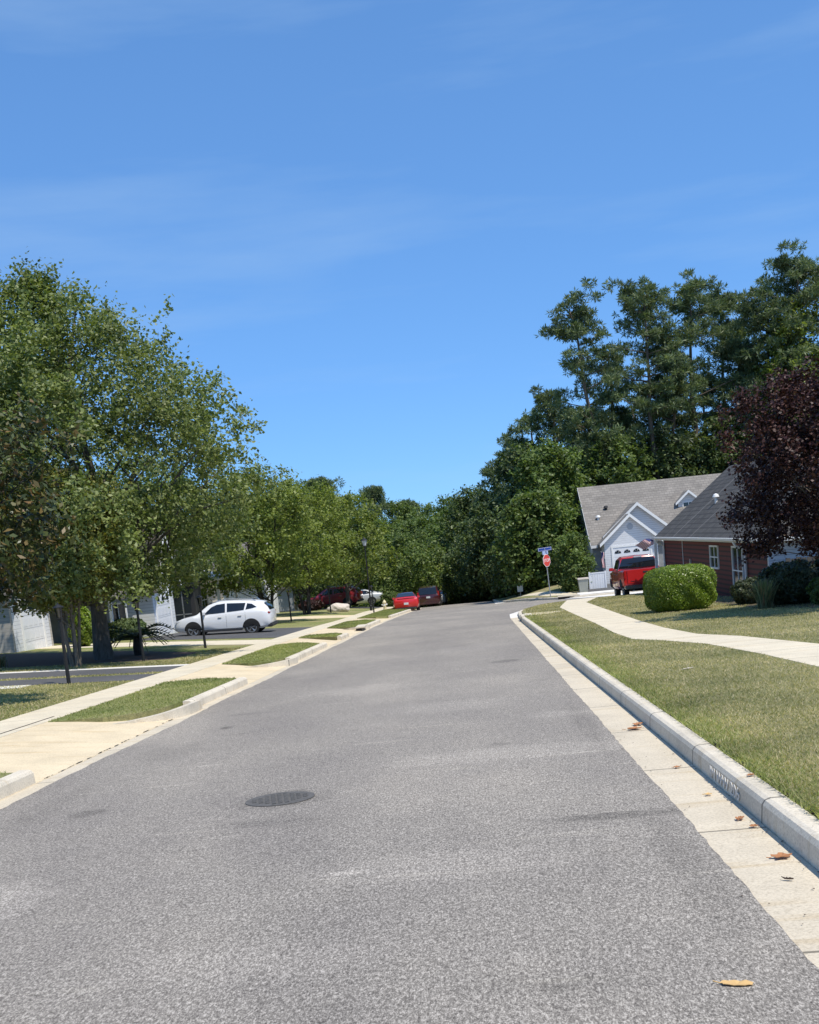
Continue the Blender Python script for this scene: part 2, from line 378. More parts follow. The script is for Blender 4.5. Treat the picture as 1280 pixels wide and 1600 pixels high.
# ------------------------------------------------------------------ mesh helpers
def quick(name, V, Fq):
    """fast mesh from an (n,3) array and a (k,m) face array"""
    me = bpy.data.meshes.new(name)
    V = np.asarray(V, dtype=np.float32); Fq = np.asarray(Fq, dtype=np.int32)
    me.vertices.add(len(V)); me.vertices.foreach_set('co', V.ravel())
    me.loops.add(Fq.size); me.loops.foreach_set('vertex_index', Fq.ravel())
    me.polygons.add(len(Fq)); k = Fq.shape[1]
    me.polygons.foreach_set('loop_start', np.arange(0, Fq.size, k, dtype=np.int32))
    me.update(calc_edges=True); me.validate()
    return me
class MB:
    def __init__(s): s.v = []; s.f = []
    def add(s, vs, fs):
        n = len(s.v); s.v += [tuple(map(float, v)) for v in vs]; s.f += [tuple(i+n for i in f) for f in fs]; return s
    def box(s, x0, x1, y0, y1, z0, z1):
        return s.add([(x0, y0, z0), (x1, y0, z0), (x1, y1, z0), (x0, y1, z0), (x0, y0, z1), (x1, y0, z1), (x1, y1, z1), (x0, y1, z1)],
                     [(0, 3, 2, 1), (4, 5, 6, 7), (0, 1, 5, 4), (1, 2, 6, 5), (2, 3, 7, 6), (3, 0, 4, 7)])
    def tube(s, pts, rad, n=8, cap=True):
        pts = [Vector(p) for p in pts]; L = len(pts)
        if not hasattr(rad, '__len__'): rad = [rad]*L
        rings = []; u = None
        for i, p in enumerate(pts):
            d = (pts[min(i+1, L-1)]-pts[max(i-1, 0)]).normalized()
            if u is None:
                u = d.orthogonal().normalized()
            else:
                u = (u-d*u.dot(d))
                u = u.normalized() if u.length > 1e-6 else d.orthogonal().normalized()
            w = d.cross(u)
            rings.append([p+(u*math.cos(2*PI*k/n)+w*math.sin(2*PI*k/n))*rad[i] for k in range(n)])
        vs = [v for r in rings for v in r]
        fs = [(i*n+k, i*n+(k+1) % n, (i+1)*n+(k+1) % n, (i+1)*n+k) for i in range(L-1) for k in range(n)]
        if cap: fs += [tuple(range(n))[::-1], tuple((L-1)*n+k for k in range(n))]
        return s.add(vs, fs)
    def lathe(s, prof, n=16, c=(0, 0, 0), ax='z', ring=False):
        vs = []
        for r, z in prof:
            for k in range(n):
                a = 2*PI*k/n; p = (r*math.cos(a), r*math.sin(a), z)
                if ax == 'y': p = (p[0], p[2], p[1])
                vs.append((p[0]+c[0], p[1]+c[1], p[2]+c[2]))
        m = len(prof)
        fs = [(i*n+k, i*n+(k+1) % n, (i+1)*n+(k+1) % n, (i+1)*n+k) for i in range(m-1) for k in range(n)]
        if ring: fs += [((m-1)*n+k, (m-1)*n+(k+1) % n, (k+1) % n, k) for k in range(n)]
        else: fs += [tuple(range(n))[::-1], tuple((m-1)*n+k for k in range(n))]
        return s.add(vs, fs)
    def prism(s, poly, d):
        """polygon of 3-D points pushed along vector d"""
        n = len(poly); a = [Vector(p) for p in poly]; b = [p+Vector(d) for p in a]
        return s.add(a+b, [tuple(range(n))[::-1], tuple(range(n, 2*n))]+[(k, (k+1) % n, n+(k+1) % n, n+k) for k in range(n)])
    def build(s, name, mat, parent=None, smooth=False, bevel=0):
        me = bpy.data.meshes.new(name); me.from_pydata(s.v, [], s.f)
        bm = bmesh.new(); bm.from_mesh(me)
        bmesh.ops.recalc_face_normals(bm, faces=bm.faces)
        if bevel: bmesh.ops.bevel(bm, geom=list(bm.edges), offset=bevel, segments=2, affect='EDGES', clamp_overlap=True)
        bm.to_mesh(me); bm.free(); me.update()
        o = link(name, me, mat, parent)
        if smooth: me.shade_smooth() if smooth is True else me.set_sharp_from_angle(angle=R(smooth)); 
        if smooth and smooth is not True:
            for p in me.polygons: p.use_smooth = True
        return o

def drape(name, poly, off, mat, step=1.0, thick=.12, ystep=None):
    """a slab that follows the ground: plan polygon cut by a metre grid"""
    bm = bmesh.new()
    vs = [bm.verts.new((x, y, 0)) for x, y in poly]; bm.faces.new(vs)
    x0, x1 = min(p[0] for p in poly), max(p[0] for p in poly); y0, y1 = min(p[1] for p in poly), max(p[1] for p in poly)
    ystep = ystep or step
    for k in range(math.floor(y0/ystep)+1, math.ceil(y1/ystep)):
        bmesh.ops.bisect_plane(bm, geom=bm.verts[:]+bm.edges[:]+bm.faces[:], dist=1e-5, plane_co=(0, k*ystep, 0), plane_no=(0, 1, 0))
    for k in range(math.floor(x0/step)+1, math.ceil(x1/step)):
        bmesh.ops.bisect_plane(bm, geom=bm.verts[:]+bm.edges[:]+bm.faces[:], dist=1e-5, plane_co=(k*step, 0, 0), plane_no=(1, 0, 0))
    bmesh.ops.triangulate(bm, faces=bm.faces[:])
    if bm.faces[:] and sum(f.normal.z for f in bm.faces) < 0: bmesh.ops.reverse_faces(bm, faces=bm.faces[:])
    edge = [e for e in bm.edges if len(e.link_faces) == 1]
    for v in bm.verts: v.co.z = gz(v.co.x, v.co.y)+(off(v.co.x, v.co.y) if callable(off) else off)
    r = bmesh.ops.extrude_edge_only(bm, edges=edge)
    for v in [g for g in r['geom'] if isinstance(g, bmesh.types.BMVert)]: v.co.z -= thick
    bmesh.ops.recalc_face_normals(bm, faces=bm.faces[:])
    me = bpy.data.meshes.new(name); bm.to_mesh(me); bm.free()
    return struct(link(name, me, mat))

def smooth_path(pts, step=.5):
    out = []
    P = [np.array(p, float) for p in pts]; P = [2*P[0]-P[1]]+P+[2*P[-1]-P[-2]]
    for i in range(1, len(P)-2):
        n = max(1, int(np.linalg.norm(P[i+1]-P[i])/step))
        for k in range(n):
            t = k/n
            out.append(.5*((2*P[i])+(-P[i-1]+P[i+1])*t+(2*P[i-1]-5*P[i]+4*P[i+1]-P[i+2])*t*t+(-P[i-1]+3*P[i]-3*P[i+1]+P[i+2])*t**3))
    out.append(P[-2]); return out
def loft_path(name, pts, prof, mat, side=1, step=.5, taper=None):
    """prof: list of (sideways, up) swept along a plan path; side=+1 offsets to the right of travel"""
    pl = smooth_path(pts, step); n = len(prof); vs = []
    for i, p in enumerate(pl):
        d = pl[min(i+1, len(pl)-1)]-pl[max(i-1, 0)]; d = d/np.linalg.norm(d); nr = np.array([d[1], -d[0]])*side
        k = 1.0
        if taper:
            s0 = i/(len(pl)-1)
            k = min(1, s0/taper[0] if taper[0] else 1, (1-s0)/taper[1] if taper[1] else 1)
        g = gz(p[0], p[1])
        for a, b in prof:
            q = p+nr*a; vs.append((q[0], q[1], g+(b*k if b > 0 else b)))
    fs = [(i*n+j, i*n+(j+1) % n, (i+1)*n+(j+1) % n, (i+1)*n+j) for i in range(len(pl)-1) for j in range(n)]
    fs += [tuple(range(n)), tuple((len(pl)-1)*n+j for j in range(n))[::-1]]
    mb = MB(); mb.add(vs, fs)
    return struct(mb.build(name, mat))

# ------------------------------------------------------------------ ground and road
xs = np.concatenate([np.arange(-400, -60, 20), np.arange(-60, -20, 4), np.arange(-20, 20, 1), np.arange(20, 60, 4), np.arange(60, 401, 20)])
ys = np.concatenate([np.arange(-40, 110, 1), np.arange(110, 200, 4), np.arange(200, 1101, 30)])
V = np.array([(x, y, gz(x, y)-.09) for y in ys for x in xs]); nx = len(xs)
Fq = np.array([(j*nx+i, j*nx+i+1, (j+1)*nx+i+1, (j+1)*nx+i) for j in range(len(ys)-1) for i in range(nx-1)])
struct(link('ground', quick('ground', V, Fq), M['lawn2']))

_re = random.Random(5)
_ragR = [(1.2+.004*math.sin(y*1.1)+_re.uniform(-.007, .007), y) for y in np.arange(3.0, 42.8, .13)]
_ragL = [(-4.42+.02*math.sin(y*.9)+_re.uniform(-.016, .016), y) for y in np.arange(60, 6.9, -.2)]
drape('road', [(-4.42, -12), (1.2, -12)]+_ragR+[(1.2, 43), (1.2, 120), (-4.42, 120)]+_ragL, .006, M['asphalt'], 1, .12)
drape('side_street', [(1.2, 43.2), (1.6, 47.6), (2.5, 52.2), (3.9, 54.7), (6.4, 56.2), (12, 56.4), (40, 56.4), (40, 68.6), (6.1, 68.6), (4.5, 69.9), (3.2, 72.2), (2.3, 75), (1.55, 79), (1.2, 82)], .0, M['asphalt'], 1)
drape('gutter', [(1.16, -12), (1.62, -12), (1.60, 9), (1.55, 20), (1.46, 39.5), (1.5, 43.2), (1.16, 43.2)], .002, M['gutter'], 1)
drape('gutter', [(-4.37, -12), (-4.37, 110), (-4.64, 110), (-4.64, -12)], .002, M['gutter'], 1)
KP = [(0, -.05), (.012, .115), (.03, .142), (.06, .153), (.155, .155), (.155, -.05)]
loft_path('kerb', [(1.60, -12), (1.60, 9), (1.55, 20), (1.46, 39.2)], KP, M['kerb'], 1)
# storm inlet at the corner, then the curved kerb
loft_path('kerb', [(1.48, 40.4), (1.52, 43.4), (1.72, 47.6), (2.6, 52.0), (4.0, 54.4), (6.4, 55.9), (12, 56.2), (25, 56.2)], [(a*1.0, b*.8) for a, b in KP], M['kerb'], 1, taper=(.0, 0))
loft_path('kerb', [(25, 68.7), (12, 68.7), (6.1, 68.8), (4.6, 70.1), (3.35, 72.4), (2.45, 75.2), (1.7, 79), (1.35, 82.5), (1.3, 110)], [(a, b*.8) for a, b in KP], M['kerb'], 1)
drape('gutter', [(1.2, 76), (1.9, 76.2), (1.62, 79), (1.28, 82.4), (1.2, 82.4)], .012, M['whitecrete'], 1, .03)
drape('gutter', [(1.2, 43.2), (1.5, 43.2), (1.72, 47.5), (2.3, 50.6), (1.9, 50.9), (1.3, 47.4)], .012, M['whitecrete'], 1, .03)

# right lawns and sidewalk
WN = [(6.2, -12), (4.9, 6), (4.25, 12), (4.07, 14), (4.0, 16.4), (3.8, 19.2), (3.35, 21.1), (2.95, 22.2), (2.92, 25), (3.03, 30), (3.12, 38), (3.24, 45.2), (4.4, 55.9)]
WF = [(7.4, -12), (6.1, 6), (5.4, 12), (5.2, 14), (5.05, 17.2), (4.6, 20.4), (4.15, 22.0), (4.02, 25), (4.05, 29), (4.3, 38), (4.62, 48.7), (5.9, 56.0)]
drape('lawn', [(1.81, -12), (1.80, 9), (1.75, 20), (1.66, 39.2), (1.68, 43.4), (1.90, 47.6), (2.76, 51.8), (4.1, 54.2), (6.45, 55.75), (12, 56.05), (40, 56.05), (40, -12)], .172, M['lawn'], 1, .2)
drape('soil_edge', [(1.775, -12), (1.812, -12), (1.802, 9), (1.752, 20), (1.665, 39), (1.635, 39), (1.722, 20), (1.772, 9)], .166, M['soil'], 1)
drape('sidewalk', WN+WF[::-1], .176, M['walk'], 1, .06)
drape('storm_inlet_slab', [(1.62, 39.2), (2.5, 39.6), (3.1, 41.2), (1.72, 42.0), (1.66, 40.4)], .180, M['walk'], 1, .04)
# far right corner
drape('lawn', [(1.5, 110), (1.5, 82.6), (1.88, 79), (2.62, 75.3), (3.5, 72.5), (4.7, 70.25), (6.2, 68.95), (40, 68.9), (40, 110)], .135, M['lawn'], 1)
drape('sidewalk', [(2.7, 77.8), (3.6, 77.0), (5.6, 72.5), (6.4, 70.9), (5.5, 70.7), (4.4, 71.6)], .15, M['walk'], 1, .04)
drape('driveway_apron', [(5.2, 68.0), (6.2, 65.0), (7.6, 62.4), (14.5, 62.4), (14.5, 70.6), (6.4, 70.6)], .03, M['whitecrete'], 1, .05)
drape('driveway_apron', [(6.2, 68.9), (14.5, 68.9), (14.5, 71.2), (6.2, 71.2)], .165, M['whitecrete'], 1, .05)
drape('driveway', [(6.9, 71.0), (12.3, 71.0), (12.3, 77), (6.9, 77)], .175, M['drive_asphalt'], 1, .05)
drape('mulch_bed', [(7.2, 30.2), (8.2, 26.6), (12, 26.2), (12, 34.6), (8.7, 34.6), (8.7, 42), (7.4, 36.5)], .178, M['mulch'], 1, .04)

# left side: aprons with grass strips between, sidewalk, lawns and drives
drape('driveway_apron', [(-6.52, -12), (-4.64, -12), (-4.64, 82), (-6.52, 82)], lambda x, y: .006+.140*min(1, max(0, (-4.64-x)/1.7)), M['apron'], 1)
SP = [
    [(-6.5, -4), (-6.5, 8.2), (-5.3, 11.2), (-4.82, 11.0), (-4.82, -4)],
    [(-6.48, 16.25), (-6.5, 22.7), (-5.6, 22.7), (-4.84, 21.9), (-4.80, 21.2), (-4.80, 18.0), (-4.88, 16.9), (-5.15, 16.3), (-5.6, 16.1)],
    [(-6.4, 27.5), (-6.5, 31), (-6.5, 35.6), (-5.7, 35.7), (-4.84, 33.9), (-4.80, 33), (-4.80, 27.6), (-5.0, 26.6), (-5.6, 26.8)],
    [(-6.4, 39.7), (-6.3, 41.4), (-5.3, 41.1), (-4.85, 39.9), (-4.82, 37.8), (-5.2, 38.2)],
    [(-6.4, 47.6), (-6.5, 55.6), (-5.6, 55.8), (-4.85, 53.6), (-4.82, 46.0), (-5.4, 46.4)],
    [(-6.5, 60.8), (-6.5, 82), (-4.85, 82), (-4.84, 60.3), (-5.4, 59.9)],
]
for i, p in enumerate(SP): drape('verge', p, .150, M['lawn2'], 1, .13)
for a, b in ((-6, 11.1), (17.6, 22.0), (27.4, 34.2), (37.9, 40.2), (46.4, 53.8), (60.6, 84)):
    loft_path('kerb', [(-4.64, a), (-4.64, (a+b)/2), (-4.64, b)], [(x, z) for x, z in KP], M['kerb'], -1, .4)
# rounded returns where the kerb turns into the driveway aprons
loft_path('kerb', [(-4.64, 17.6), (-4.70, 16.75), (-5.0, 16.2), (-5.6, 15.95), (-6.4, 16.1)], KP, M['kerb'], -1, .2, taper=(0, .75))
loft_path('kerb', [(-4.64, 27.4), (-4.72, 26.7), (-5.05, 26.4), (-5.7, 26.55), (-6.4, 27.3)], KP, M['kerb'], -1, .2, taper=(0, .75))
loft_path('kerb', [(-4.64, 46.4), (-4.74, 45.9), (-5.2, 45.9), (-6.2, 47.0)], KP, M['kerb'], -1, .2, taper=(0, .75))
drape('sidewalk', [(-7.55, -12), (-6.5, -12), (-6.5, 82), (-6.9, 95), (-8.0, 95), (-7.55, 82)], .153, M['walk'], 1, .05)
drape('apron_joint', [(-6.72, 11.5), (-6.69, 11.5), (-6.66, 17), (-6.69, 17)], .157, M['soil'], 1, .02)
_rj = random.Random(9); V = []; Fs = []; y_ = 11.35
while y_ < 16.4:
    L_ = _rj.uniform(.04, .30); w_ = _rj.uniform(.004, .016); i0 = len(V); n_ = 6
    for k in range(n_+1):
        yy = y_+L_*k/n_; xx = -4.645+.006*math.sin(yy*7)+_rj.uniform(-.003, .003); ww = w_*(.3+.7*math.sin(PI*k/n_))*_rj.uniform(.6, 1.2); zz = gz(xx, yy)+.0125
        V += [(xx-ww, yy, zz), (xx+ww, yy, zz)]
        if k: q = len(V); Fs.append((q-4, q-3, q-1, q-2))
    y_ += L_+_rj.choice([.01, .03, .12, .25])
struct(link('gutter_joint', quick('gutter_joint', np.array(V), np.array(Fs)), M['soil']))
drape('lawn', [(-7.55, -12), (-7.55, 95), (-60, 95), (-60, -12)], .145, M['lawn2'], 1, .1, 1)
drape('driveway', [(-7.55, 11.4), (-7.55, 15.6), (-40, 15.6), (-40, 11.4)], .155, M['drive_asphalt'], 1, .03)
drape('driveway', [(-7.55, 24.2), (-7.55, 25.9), (-40, 25.9), (-40, 24.2)], .155, M['drive_asphalt'], 1, .03)
drape('driveway', [(-7.55, 26.5), (-7.55, 28.3), (-40, 30.2), (-40, 26.5)], .155, M['drive_asphalt'], 1, .03)
drape('driveway', [(-7.55, 28.3), (-7.55, 28.8), (-40, 30.7), (-40, 30.2)], .157, M['whitecrete'], 1, .03)
drape('driveway', [(-9.9, 23.5), (-9.9, 24.2), (-14, 24.2), (-14, 23.5)], .156, M['whitecrete'], 1, .03)
drape('driveway', [(-7.55, 37.6), (-7.55, 40.6), (-14.3, 44.2), (-17, 45.2), (-17, 42.4), (-12, 40.2)], .157, M['walk'], 1, .03)
drape('driveway', [(-7.55, 42), (-7.55, 51.4), (-14.2, 54.6), (-14.2, 45.8)], .155, M['drive_asphalt'], 1, .03)
drape('driveway', [(-7.55, 65), (-7.55, 69), (-16, 69), (-16, 65)], .155, M['apron'], 1, .03)
drape('mulch_bed', [(-8.8, 31.5), (-8.6, 34.4), (-12, 37.6), (-19, 40.2), (-19, 31.0), (-12, 30.9)], .151, M['mulch'], 1, .03)
drape('driveway', [(-7.55, 88), (-7.55, 95), (-16, 95), (-16, 88)], .155, M['drive_asphalt'], 1, .03)

# storm inlet boxes
def inlet(x0, x1, y0, y1, label):
    z = gz((x0+x1)/2, (y0+y1)/2)
    o = MB().box(x0, x1, y0, y1, z-.3, z+.150).build('storm_drain_inlet', M['black'])
    t = MB().box(x0-.02, x1+.12, y0-.1, y1+.1, z+.151, z+.2).build('slab', M['kerb'], o)
    tag(o, label, 'drain', 'storm drain inlets in the kerbs')
inlet(1.50, 1.75, 39.3, 40.3, 'dark storm drain opening in the kerb at the near right street corner')
inlet(-4.86, -4.62, 44.6, 45.7, 'dark storm drain opening in the left kerb short of the red coupe')
inlet(4.9, 6.0, 69.0, 69.3, 'dark storm drain slot in the kerb below the stop sign')

# ------------------------------------------------------------------ manhole cover
mx, my = -1.75, 9.0
mt = thing('manhole_cover', 'round cast iron manhole cover set in the grey asphalt road', 'manhole cover', (mx, my, gz(mx, my)+.006))
mt.rotation_euler = (-.038, 0, .2)
MB().lathe([(.255, .0), (.285, .0), (.285, .008), (.255, .008)], 40).build('ring', M['iron'], mt)
mb = MB().lathe([(.0, .0), (.25, .0), (.25, .006), (.0, .006)], 40)
for i in range(-4, 5):
    for j in range(-4, 5):
        if i*i+j*j < 18: mb.box(i*.052-.016, i*.052+.016, j*.052-.016, j*.052+.016, .005, .015)
mb.build('lid', M['iron'], mt)

# ------------------------------------------------------------------ lettering on the kerb face
def text_mesh(txt, size, depth=.002):
    cu = bpy.data.curves.new('t', 'FONT'); cu.body = txt; cu.size = size; cu.extrude = depth; cu.align_x = 'CENTER'; cu.align_y = 'CENTER'
    o = bpy.data.objects.new('t', cu); COL.objects.link(o)
    dg = bpy.context.evaluated_depsgraph_get()
    me = bpy.data.meshes.new_from_object(o.evaluated_get(dg)); COL.objects.unlink(o); bpy.data.objects.remove(o)
    return me
me = text_mesh('IM WW 206', .135)
lt = link('kerb_lettering', me, M['letter'])
lt.matrix_world = Matrix.Translation((1.601, 7.86, gz(1.6, 7.86)+.062)) @ Matrix(((0, 0, -1, 0), (-1, 0, 0, 0), (0, 1, 0, 0), (0, 0, 0, 1))) @ Matrix.Rotation(.038, 4, 'Z') @ Matrix.Diagonal((1.35, .95, 1, 1))
tag(lt, 'faded pale lettering stencilled on the shaded face of the right kerb', 'lettering')

# ------------------------------------------------------------------ fallen leaves
def leaf_obj(x, y, off, size, rz, mat, label, lobed=True, seed=0):
    r = random.Random(seed); n = 18; top = []
    for k in range(n):
        a = 2*PI*k/n
        q = (.55+.45*abs(math.cos(2.5*a))) if lobed else 1.0
        q *= 1+r.uniform(-.08, .08)
        px_, py_ = size*.5*q*math.cos(a), size*.5*(.8 if lobed else .42)*q*math.sin(a)
        top.append((px_, py_, .004+.16*abs(py_)+.05*abs(px_)+r.uniform(0, .007)))
    vs = [(0, 0, .004)]+top; fs = [(0, 1+k, 1+(k+1) % n) for k in range(n)]
    vs2 = vs+[(a, b, c+.0025) for a, b, c in vs]
    fs2 = fs+[tuple(i+n+1 for i in f[::-1]) for f in fs]+[(1+k, 1+(k+1) % n, n+2+(k+1) % n, n+2+k) for k in range(n)]
    mb = MB().add(vs2, fs2); mb.tube([(-size*.5, 0, .01), (-size*.72, .01, .014)], .0025, 5)
    o = mb.build('fallen_leaf', mat)
    o.location = (x, y, gz(x, y)+off); o.rotation_euler = (-.038, 0, rz)
    return tag(o, label, 'leaf', 'dry leaves on the road and gutter')
leaf_obj(.86, 4.2, .002, .125, -.25, M['dryleaf2'], 'tan oval leaf alone on the asphalt at the bottom right', False, 1)
leaf_obj(1.50, 5.98, .006, .12, .3, M['dryleaf'], 'large orange lobed leaf in the gutter nearest the camera', True, 2)
leaf_obj(1.50, 6.95, .006, .075, 1.3, M['dryleaf'], 'small reddish leaf in the gutter just before a joint', True, 3)
leaf_obj(1.53, 6.72, .006, .06, 2.4, M['dryleaf'], 'small brown curled leaf beside the joint against the kerb', True, 4)
leaf_obj(1.47, 7.75, .006, .06, .3, M['dryleaf2'], 'small pale curled leaf in the gutter below the kerb lettering', True, 6)
leaf_obj(1.46, 8.9, .006, .07, .6, M['dryleaf'], 'small rust leaf in the gutter beyond the kerb lettering', True, 7)
leaf_obj(1.44, 11.2, .006, .17, .1, M['dryleaf'], 'first orange leaf of the small heap farther up the gutter', True, 8)
leaf_obj(1.52, 11.5, .006, .15, 1.4, M['dryleaf'], 'second orange leaf of the small heap farther up the gutter', True, 9)
leaf_obj(1.72, 7.55, .158, .06, .9, M['dryleaf'], 'little brown leaf lying on top of the kerb by the grass edge', True, 10)
leaf_obj(1.42, 5.55, .006, .05, -.5, M['mulch'], 'tiny dark twig-like leaf in the gutter near the frame edge', False, 11)
leaf_obj(2.72, 15.2, .17, .16, .5, M['rock'], 'pale dry leaf lying on the right lawn', False, 12)

# tiny bits of bark, grit and leaf crumbs along the kerb
_r = np.random.default_rng(77); V = []; Fs = []
for k in range(260):
    y = 4.5*math.exp(_r.random()*math.log(9)); u = _r.random()
    x = (1.595-abs(_r.normal())*.035 if u < .6 else 1.22+_r.normal()*.05 if u < .8 else _r.uniform(1.2, 1.6) if u < .9 else _r.uniform(1.63, 1.76))
    z = gz(x, y)+(.009 if x < 1.6 else .158); a = _r.uniform(0, 2*PI); L = _r.uniform(.003, .010)*(1+y*.03); w = L*_r.uniform(.25, .7)
    i0 = len(V)
    for p, q, hh in ((-L, 0, 0), (0, w, .003), (L, 0, 0), (0, -w, .004)): V.append((x+p*math.cos(a)-q*math.sin(a), y+p*math.sin(a)+q*math.cos(a), z+hh))
    Fs.append((i0, i0+1, i0+2, i0+3))
tag(link('leaf_litter', quick('leaf_litter', np.array(V), np.array(Fs)), M['mulch']), 'dark crumbs of leaf and grit along the foot of the right kerb', 'litter', kind='stuff')

# ------------------------------------------------------------------ grass
def grass(name, label, poly_fn, n, hmin, hmax, w, mat, seed, off=.145):
    r = np.random.default_rng(seed)
    P = poly_fn(r, n); n = len(P)
    z = np.array([gz(x, y) for x, y in P])+off
    a = r.uniform(0, 2*PI, n); h = r.uniform(hmin, hmax, n); lean = r.uniform(.3, 1.8, n)*h; la = r.uniform(0, 2*PI, n)
    ww = w*(.6+.8*r.random(n))*(1+P[:, 1]*.06)
    h = h*(1+P[:, 1]*.012)
    b = np.column_stack([P, z])
    u = np.column_stack([np.cos(a), np.sin(a), np.zeros(n)])*ww[:, None]
    tip = b+np.column_stack([np.cos(la)*lean, np.sin(la)*lean, h])
    V = np.stack([b-u, b+u, tip], 1).reshape(-1, 3)
    o = link(name, quick(name, V, np.arange(3*n).reshape(-1, 3)), mat)
    tag(o, label, 'grass', kind='stuff'); return o
def lawn_right(r, n):
    y = 4.5*np.exp(r.random(n)*math.log(55/4.5)); x0 = np.interp(y, [0, 9, 20, 39, 47, 52, 54.5], [1.80, 1.80, 1.75, 1.68, 1.95, 2.9, 4.3]); x = x0+(r.random(n)**1.2)*(2.2+y*.22)
    nb = np.interp(y, [p[1] for p in WN], [p[0] for p in WN]); fb = np.interp(y, [p[1] for p in WF], [p[0] for p in WF])
    ok = ~((x > nb-.02) & (x < fb+.02)) & (x < .30*y+1.5) & (x < 8.6)
    return np.column_stack([x, y])[ok]
def lawn_edge(r, n):
    y = 4.5*np.exp(r.random(n)*math.log(40/4.5)); x0 = np.interp(y, [0, 9, 20, 39], [1.77, 1.77, 1.72, 1.63])
    return np.column_stack([x0-.03+np.abs(r.normal(0, .20, n)), y])
def inside(p, poly):
    c = np.zeros(len(p), bool); n = len(poly)
    for i in range(n):
        x1, y1 = poly[i]; x2, y2 = poly[(i+1) % n]
        m = ((y1 > p[:, 1]) != (y2 > p[:, 1])) & (p[:, 0] < (x2-x1)*(p[:, 1]-y1)/((y2-y1) if y2 != y1 else 1e-9)+x1)
        c ^= m
    return c
def strips(r, n):
    out = []
    for p in SP:
        b = np.array(p); m = int(n*(min(b[:, 1].max(), 90)-max(b[:, 1].min(), 8))/90)
        q = np.column_stack([r.uniform(b[:, 0].min(), b[:, 0].max(), m), r.uniform(max(b[:, 1].min(), 8), b[:, 1].max(), m)])
        out.append(q[inside(q, p)])
    return np.concatenate(out)
def lawn_left(r, n):
    y = r.uniform(16, 36, n); x = -7.56-r.random(n)**1.1*7
    ok = ~((y > 24.15) & (y < 25.95)) & ~((y > 26.45) & (y < 28.9)) & ~((x < -8.6) & (y > 31))
    return np.column_stack([x, y])[ok]
grass('grass', 'olive and straw coloured lawn grass between the right kerb and the house', lawn_right, 300000, .010, .030, .0032, M['blade'], 1, .170)
grass('grass', 'brighter green grass fringe along the back of the right kerb', lawn_edge, 22000, .012, .042, .0035, M['blade_green'], 2, .168)
grass('grass', 'green grass on the narrow verges between the left driveways', strips, 120000, .012, .035, .004, M['blade_green'], 3)
grass('grass', 'green lawn grass behind the left sidewalk', lawn_left, 80000, .012, .032, .0045, M['blade'], 4)

# ------------------------------------------------------------------ trees
def leaves_mesh(name, C, n_per, cr, size, asp, r, flat=1.0, mid=None, twig=7):
    """sprays of leaves: every clump centre carries several twigs, every twig a run of leaf blades"""
    N = len(C); T = max(2, n_per//twig); nt_ = N*T; n = nt_*twig
    cen = np.repeat(C, T, 0); rad = np.repeat(cr if hasattr(cr, '__len__') else np.full(N, cr), T)
    ax = np.array([0, 0, C[:, 2].mean()]) if mid is None else mid
    out = cen-ax; out /= (np.linalg.norm(out, axis=1)[:, None]+1e-6)
    d = r.normal(size=(nt_, 3))*.8+out*.55+np.array([0, 0, .35]); d /= np.linalg.norm(d, axis=1)[:, None]
    o = r.normal(size=(nt_, 3)); o /= np.linalg.norm(o, axis=1)[:, None]
    st = cen+o*(rad*.62*r.random(nt_)**.5)[:, None]*np.array([1, 1, flat])
    L = rad*(.45+.5*r.random(nt_))
    q = np.tile(np.linspace(.1, 1, twig), nt_)
    d2 = np.repeat(d, twig, 0); p = np.repeat(st, twig, 0)+d2*(np.repeat(L, twig)*q)[:, None]
    n = len(p)
    p += r.normal(size=(n, 3))*size*.45
    nr = r.normal(size=(n, 3))*.75+np.array([0, 0, .75])+np.repeat(out, twig, 0)*.35
    nr /= np.linalg.norm(nr, axis=1)[:, None]
    t = np.cross(nr, r.normal(size=(n, 3))); t /= np.linalg.norm(t, axis=1)[:, None]
    b = np.cross(nr, t)
    s = size*(.6+.8*r.random(n))
    a = t*s[:, None]*.5; w = b*(s*asp)[:, None]*.5; dr = nr*(s*.10)[:, None]
    V = np.stack([p-a, p+w+a*.1-dr, p+a, p-w+a*.1-dr], 1).reshape(-1, 3)
    return quick(name, V, np.arange(4*n).reshape(-1, 4))

def needles_mesh(name, C, tufts, blades, cr, size, r, flat=.6):
    """pine foliage: each clump holds star-shaped tufts of stiff blades"""
    N = len(C); nt_ = N*tufts
    cen = np.repeat(C, tufts, 0); rad = np.repeat(cr, tufts)
    o = r.normal(size=(nt_, 3)); o /= np.linalg.norm(o, axis=1)[:, None]
    tc_ = cen+o*(rad*r.random(nt_)**.4)[:, None]*np.array([1, 1, flat])
    n = nt_*blades
    p0 = np.repeat(tc_, blades, 0)
    d = r.normal(size=(n, 3))+np.repeat(o, blades, 0)*.5+np.array([0, 0, .45]); d /= np.linalg.norm(d, axis=1)[:, None]
    L = size*(.6+.6*r.random(n)); p1 = p0+d*L[:, None]
    w = np.cross(d, r.normal(size=(n, 3))); w /= np.linalg.norm(w, axis=1)[:, None]; w *= (L*.085)[:, None]
    pm = p0+d*(L*.6)[:, None]
    V = np.stack([p0, pm+w, p1, pm-w], 1).reshape(-1, 3)
    return quick(name, V, np.arange(4*n).reshape(-1, 4))

def limb(mb, a, b, ra, rb, r, sag=.12, n=5, k=5):
    a = np.array(a, float); b = np.array(b, float); L = np.linalg.norm(b-a)
    mid = (a+b)/2+r.normal(size=3)*L*.07+np.array([0, 0, sag*L])
    ts = np.linspace(0, 1, k)
    pts = [(1-t)**2*a+2*t*(1-t)*mid+t*t*b for t in ts]
    mb.tube(pts, [ra+(rb-ra)*t for t in ts], n, False)
    return pts

